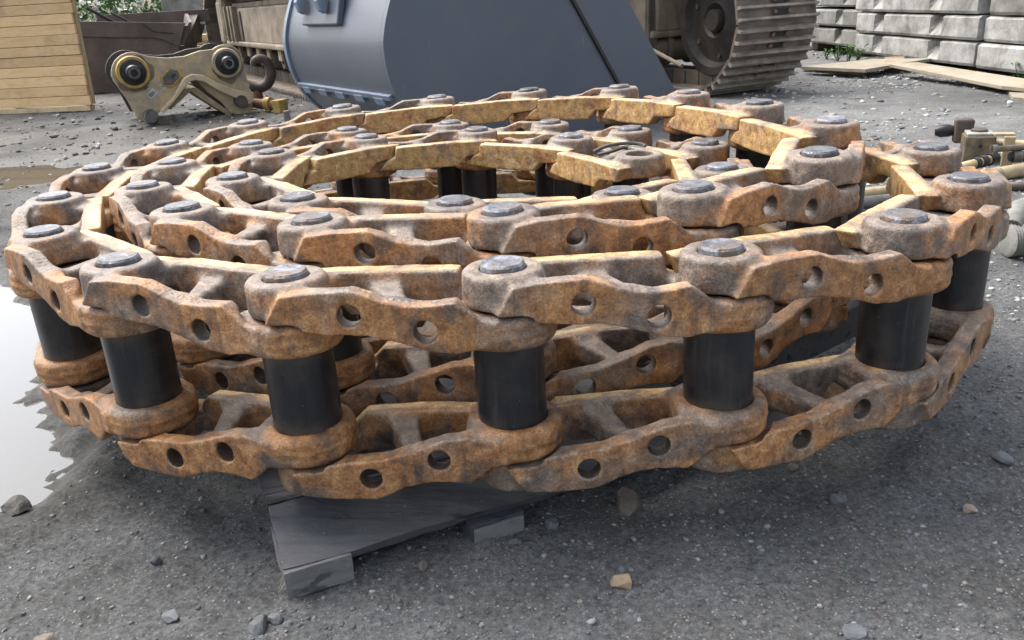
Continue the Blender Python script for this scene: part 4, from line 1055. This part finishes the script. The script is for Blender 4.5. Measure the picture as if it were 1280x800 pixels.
# ribbed hose end
ha = gp(1258, 300, .035); hbv = gp(1330, 296, .035)
hs_ = empty('corrugated_hose', Vector((ha.x, ha.y, 0)), 'ribbed dark grey hose end on the gravel beside the chain', 'hose')
dv = (hbv - ha); n_ = 44; pts = [ha + dv * (k / n_) for k in range(n_ + 1)]
MB().tube(pts, [.036 if k % 2 else .031 for k in range(n_ + 1)], 22).build('ribbed_tube', M['concrete_dark'], hs_, True, angle=70)
MB().tube([ha + dv * .05 + az * .025, ha + dv * .45 + az * .05 + Vector((0, .06, 0)), hbv + az * .06 + Vector((0, .08, 0))], .02, 14).build('sleeve', M['concrete_dark'], hs_, True)
# steel pin standing behind the coil
sp0 = gp(360, 158, .20); sp0 = Vector((sp0.x * .80, sp0.y * .80, 0))
q0 = pp(360, 156, Vector((0, 2.18, 0)), Vector((0, 1, 0)))
rod = MB().tube([Vector((q0.x + .015, 2.18, -.006)), Vector((q0.x, 2.18, q0.z + .035))], .0085, 14).build('steel_rod', M['capsteel'], None, True)
tag(rod, 'short steel rod standing upright just behind the coiled chain', 'rod')

# ------------------------------------------------------------------ rocks and gravel
def rock(px, py, w_, hgt, mat, label, seed, flat=1.0):
    g = gp(px, py); r = np.random.default_rng(seed)
    bm = bmesh.new(); bmesh.ops.create_icosphere(bm, subdivisions=3, radius=1)
    cuts = [(r.normal(size=3), r.uniform(.5, .82)) for _ in range(13)]
    for v in bm.verts:
        p = np.array(v.co)
        for nv, dd in cuts:
            nn = nv / np.linalg.norm(nv); k = p @ nn - dd
            if k > 0: p = p - nn * k
        v.co = p
    co = np.array([v.co for v in bm.verts])
    nz_ = fbm(co[:, 0] * 2.3, co[:, 1] * 2.3, co[:, 2] * 2.3, seed, 3) * .03
    for v, k in zip(bm.verts, nz_): v.co = Vector((v.co.x * w_ / 2, v.co.y * w_ / 2 * flat, v.co.z * hgt / 2)) * (1 + k)
    me = bpy.data.meshes.new('rock'); bm.to_mesh(me); bm.free()
    for p in me.polygons: p.use_smooth = True
    me.set_sharp_from_angle(angle=math.radians(12))
    ob = link_mesh('rock', me, M[mat]); zg = float(ground_height(np.array([g.x]), np.array([g.y]))[0])
    ob.location = (g.x, g.y, zg + hgt * .12); ob.rotation_euler = (0, 0, r.uniform(0, 6.28))
    tag(ob, label, 'rock')
rock(787, 634, .042, .040, 'rock_brown', 'largest angular brown rock under the edge of the chain', 1)
rock(779, 736, .029, .022, 'rock_tan', 'bright tan rounded rock in front of the coiled chain', 2, .8)
rock(1045, 632, .023, .020, 'rock_grey', 'blue grey rock to the right of the brown one, below the chain', 3)
rock(1211, 638, .020, .015, 'rock_pink', 'pale pinkish pebble out on the open gravel', 4, .7)
rock(690, 658, .022, .020, 'rock_grey', 'dark grey stone beside the projecting pallet runner', 5)
rock(645, 677, .018, .013, 'rock_grey', 'small greenish grey stone at the corner of the pallet runner', 6)
rock(990, 590, .016, .012, 'rock_brown', 'small brownish stone lying under the lowest chain links', 7)
rock(1068, 800, .024, .012, 'rock_grey', 'pale flat grey rock half buried at the open gravel', 8)
rock(325, 785, .024, .018, 'rock_grey', 'grey stone in the gravel left of the pallet foot, largest of three', 9)
rock(345, 778, .018, .014, 'rock_grey', 'grey stone between the two others left of the pallet foot', 10)
rock(360, 784, .012, .010, 'rock_grey', 'smallest of three grey stones below the pallet foot', 11)
rock(195, 702, .016, .014, 'rock_grey', 'pale grey pebble on dark mud between puddle and pallet', 12)
rock(527, 708, .016, .018, 'rock_brown', 'brownish stone in front of the gap under the pallet', 13)
rock(1253, 575, .026, .016, 'rock_grey', 'pale grey stone on the open gravel near the chain end', 14)
rock(778, 717, .016, .008, 'rock_grey', 'small flat grey stone touching the tan rock', 15)
rock(20, 630, .042, .02, 'mudlump', 'dark mud lump on the edge of the puddle', 16)
rock(215, 772, .028, .008, 'rock_grey', 'dark flat slate chip in front of the pallet foot', 17, .6)
rock(55, 797, .026, .016, 'rock_brown', 'brownish stone at the muddy foreground edge', 18)
for i, (x0, y0, x1, y1) in enumerate(((1034, 706, 1058, 716), (1088, 763, 1106, 778))):
    a, b = gp(x0, y0, .006), gp(x1, y1, .006)
    st = MB().tube([a, a.lerp(b, .5) + Vector((0, 0, .002)), b], [.0015, .0022, .0012], 7).build('twig', M['hook'], None, True)
    st.location.z = .003
    tag(st, ['short dark twig on the open gravel, closer to the chain', 'short brown twig next to the pale half buried rock'][i], 'twig')

def gravel(name, n, sampler, smin_, smax_, tints, seed, label):
    r = np.random.default_rng(seed)
    t = (1 + 5 ** .5) / 2
    ico = np.array([(-1, t, 0), (1, t, 0), (-1, -t, 0), (1, -t, 0), (0, -1, t), (0, 1, t), (0, -1, -t), (0, 1, -t), (t, 0, -1), (t, 0, 1), (-t, 0, -1), (-t, 0, 1)]) / math.hypot(1, t)
    fc = np.array([(0, 11, 5), (0, 5, 1), (0, 1, 7), (0, 7, 10), (0, 10, 11), (1, 5, 9), (5, 11, 4), (11, 10, 2), (10, 7, 6), (7, 1, 8), (3, 9, 4), (3, 4, 2), (3, 2, 6), (3, 6, 8), (3, 8, 9), (4, 9, 5), (2, 4, 11), (6, 2, 10), (8, 6, 7), (9, 8, 1)])
    X, Y = sampler(r, n)
    Z = ground_height(X, Y)
    S = smin_ * (smax_ / smin_) ** (r.random(n) ** 2.6)
    dist = np.hypot(X, Y)
    if smax_ > .02: S = S * np.clip(dist / 4.5, .28, 1)
    V = ico[None] * (1 + r.normal(size=(n, 12, 1)) * .18) * np.stack([.7 + .6 * r.random(n), .7 + .6 * r.random(n), .35 + .4 * r.random(n)], 1)[:, None, :]
    an = r.random(n) * 6.28; c_, s_ = np.cos(an)[:, None], np.sin(an)[:, None]
    x, y = V[..., 0] * c_ - V[..., 1] * s_, V[..., 0] * s_ + V[..., 1] * c_
    V = np.stack([x, y, V[..., 2]], -1) * S[:, None, None] * .5 + np.stack([X, Y, Z + S * .06], -1)[:, None, :]
    F = (fc[None] + (np.arange(n) * 12)[:, None, None]).reshape(-1, 3)
    me = np_mesh(name, V.reshape(-1, 3), F)
    T = np.array(tints)[r.integers(0, len(tints), n)] * (.7 + .6 * r.random((n, 1)))
    ca = me.attributes.new('tint', 'FLOAT_COLOR', 'POINT')
    ca.data.foreach_set('color', np.repeat(np.concatenate([T, np.ones((n, 1))], 1), 12, 0).ravel().astype(np.float32))
    ob = link_mesh(name, me, M['pebble'])
    tag(ob, label, 'gravel', kind='stuff')
def samp_near(r, n):
    X = np.empty(0); Y = np.empty(0)
    while len(X) < n:
        x = r.uniform(-.75, 1.25, n); y = r.uniform(.55, 1.6, n) ** 1.0
        dens = .35 + .65 * np.clip((x + .35) / .5, 0, 1)
        dens *= np.clip(1.4 - .55 * y, .2, 1)
        keep = (r.random(n) < dens) & (sdpoly(x, y, [(p.x, p.y) for p in PUD_A]) > .02)
        X = np.concatenate([X, x[keep]]); Y = np.concatenate([Y, y[keep]])
    return X[:n], Y[:n]
GREY = [(.11, .112, .112), (.15, .152, .155), (.17, .175, .18), (.125, .13, .135), (.085, .087, .092), (.19, .18, .16), (.24, .24, .23), (.10, .105, .115)]
gravel('gravel', 22000, samp_near, .0016, .0075, GREY, 5, 'fine grey gravel scattered over the wet yard around the pallet')
def samp_far(r, n):
    X = np.empty(0); Y = np.empty(0)
    while len(X) < n:
        y = 1.3 + 6 * r.random(n) ** 1.4; x = r.uniform(.35, 1.0, n) * y * .75 + .1
        cl = fbm(x * 1.6, y * 1.6, seed=77, oct=3)
        keep = r.random(n) < np.clip(.5 + cl, .08, 1)
        X = np.concatenate([X, x[keep]]); Y = np.concatenate([Y, y[keep]])
    return X[:n], Y[:n]
gravel('gravel', 14000, samp_far, .004, .034, [(.26, .27, .28), (.36, .37, .37), (.2, .2, .2), (.30, .27, .23), (.16, .165, .17), (.45, .45, .44)], 6, 'pale crushed stone strewn over the yard between chain and slabs')
def samp_left(r, n):
    y = 1.9 + 4.5 * r.random(n); x = -y * r.uniform(.12, .68, n)
    return x, y
gravel('gravel', 3500, samp_left, .005, .04, [(.09, .09, .085), (.13, .125, .115), (.06, .06, .058), (.3, .3, .29), (.05, .05, .05)], 7, 'scattered mud clods and stones around the coupler and crate')
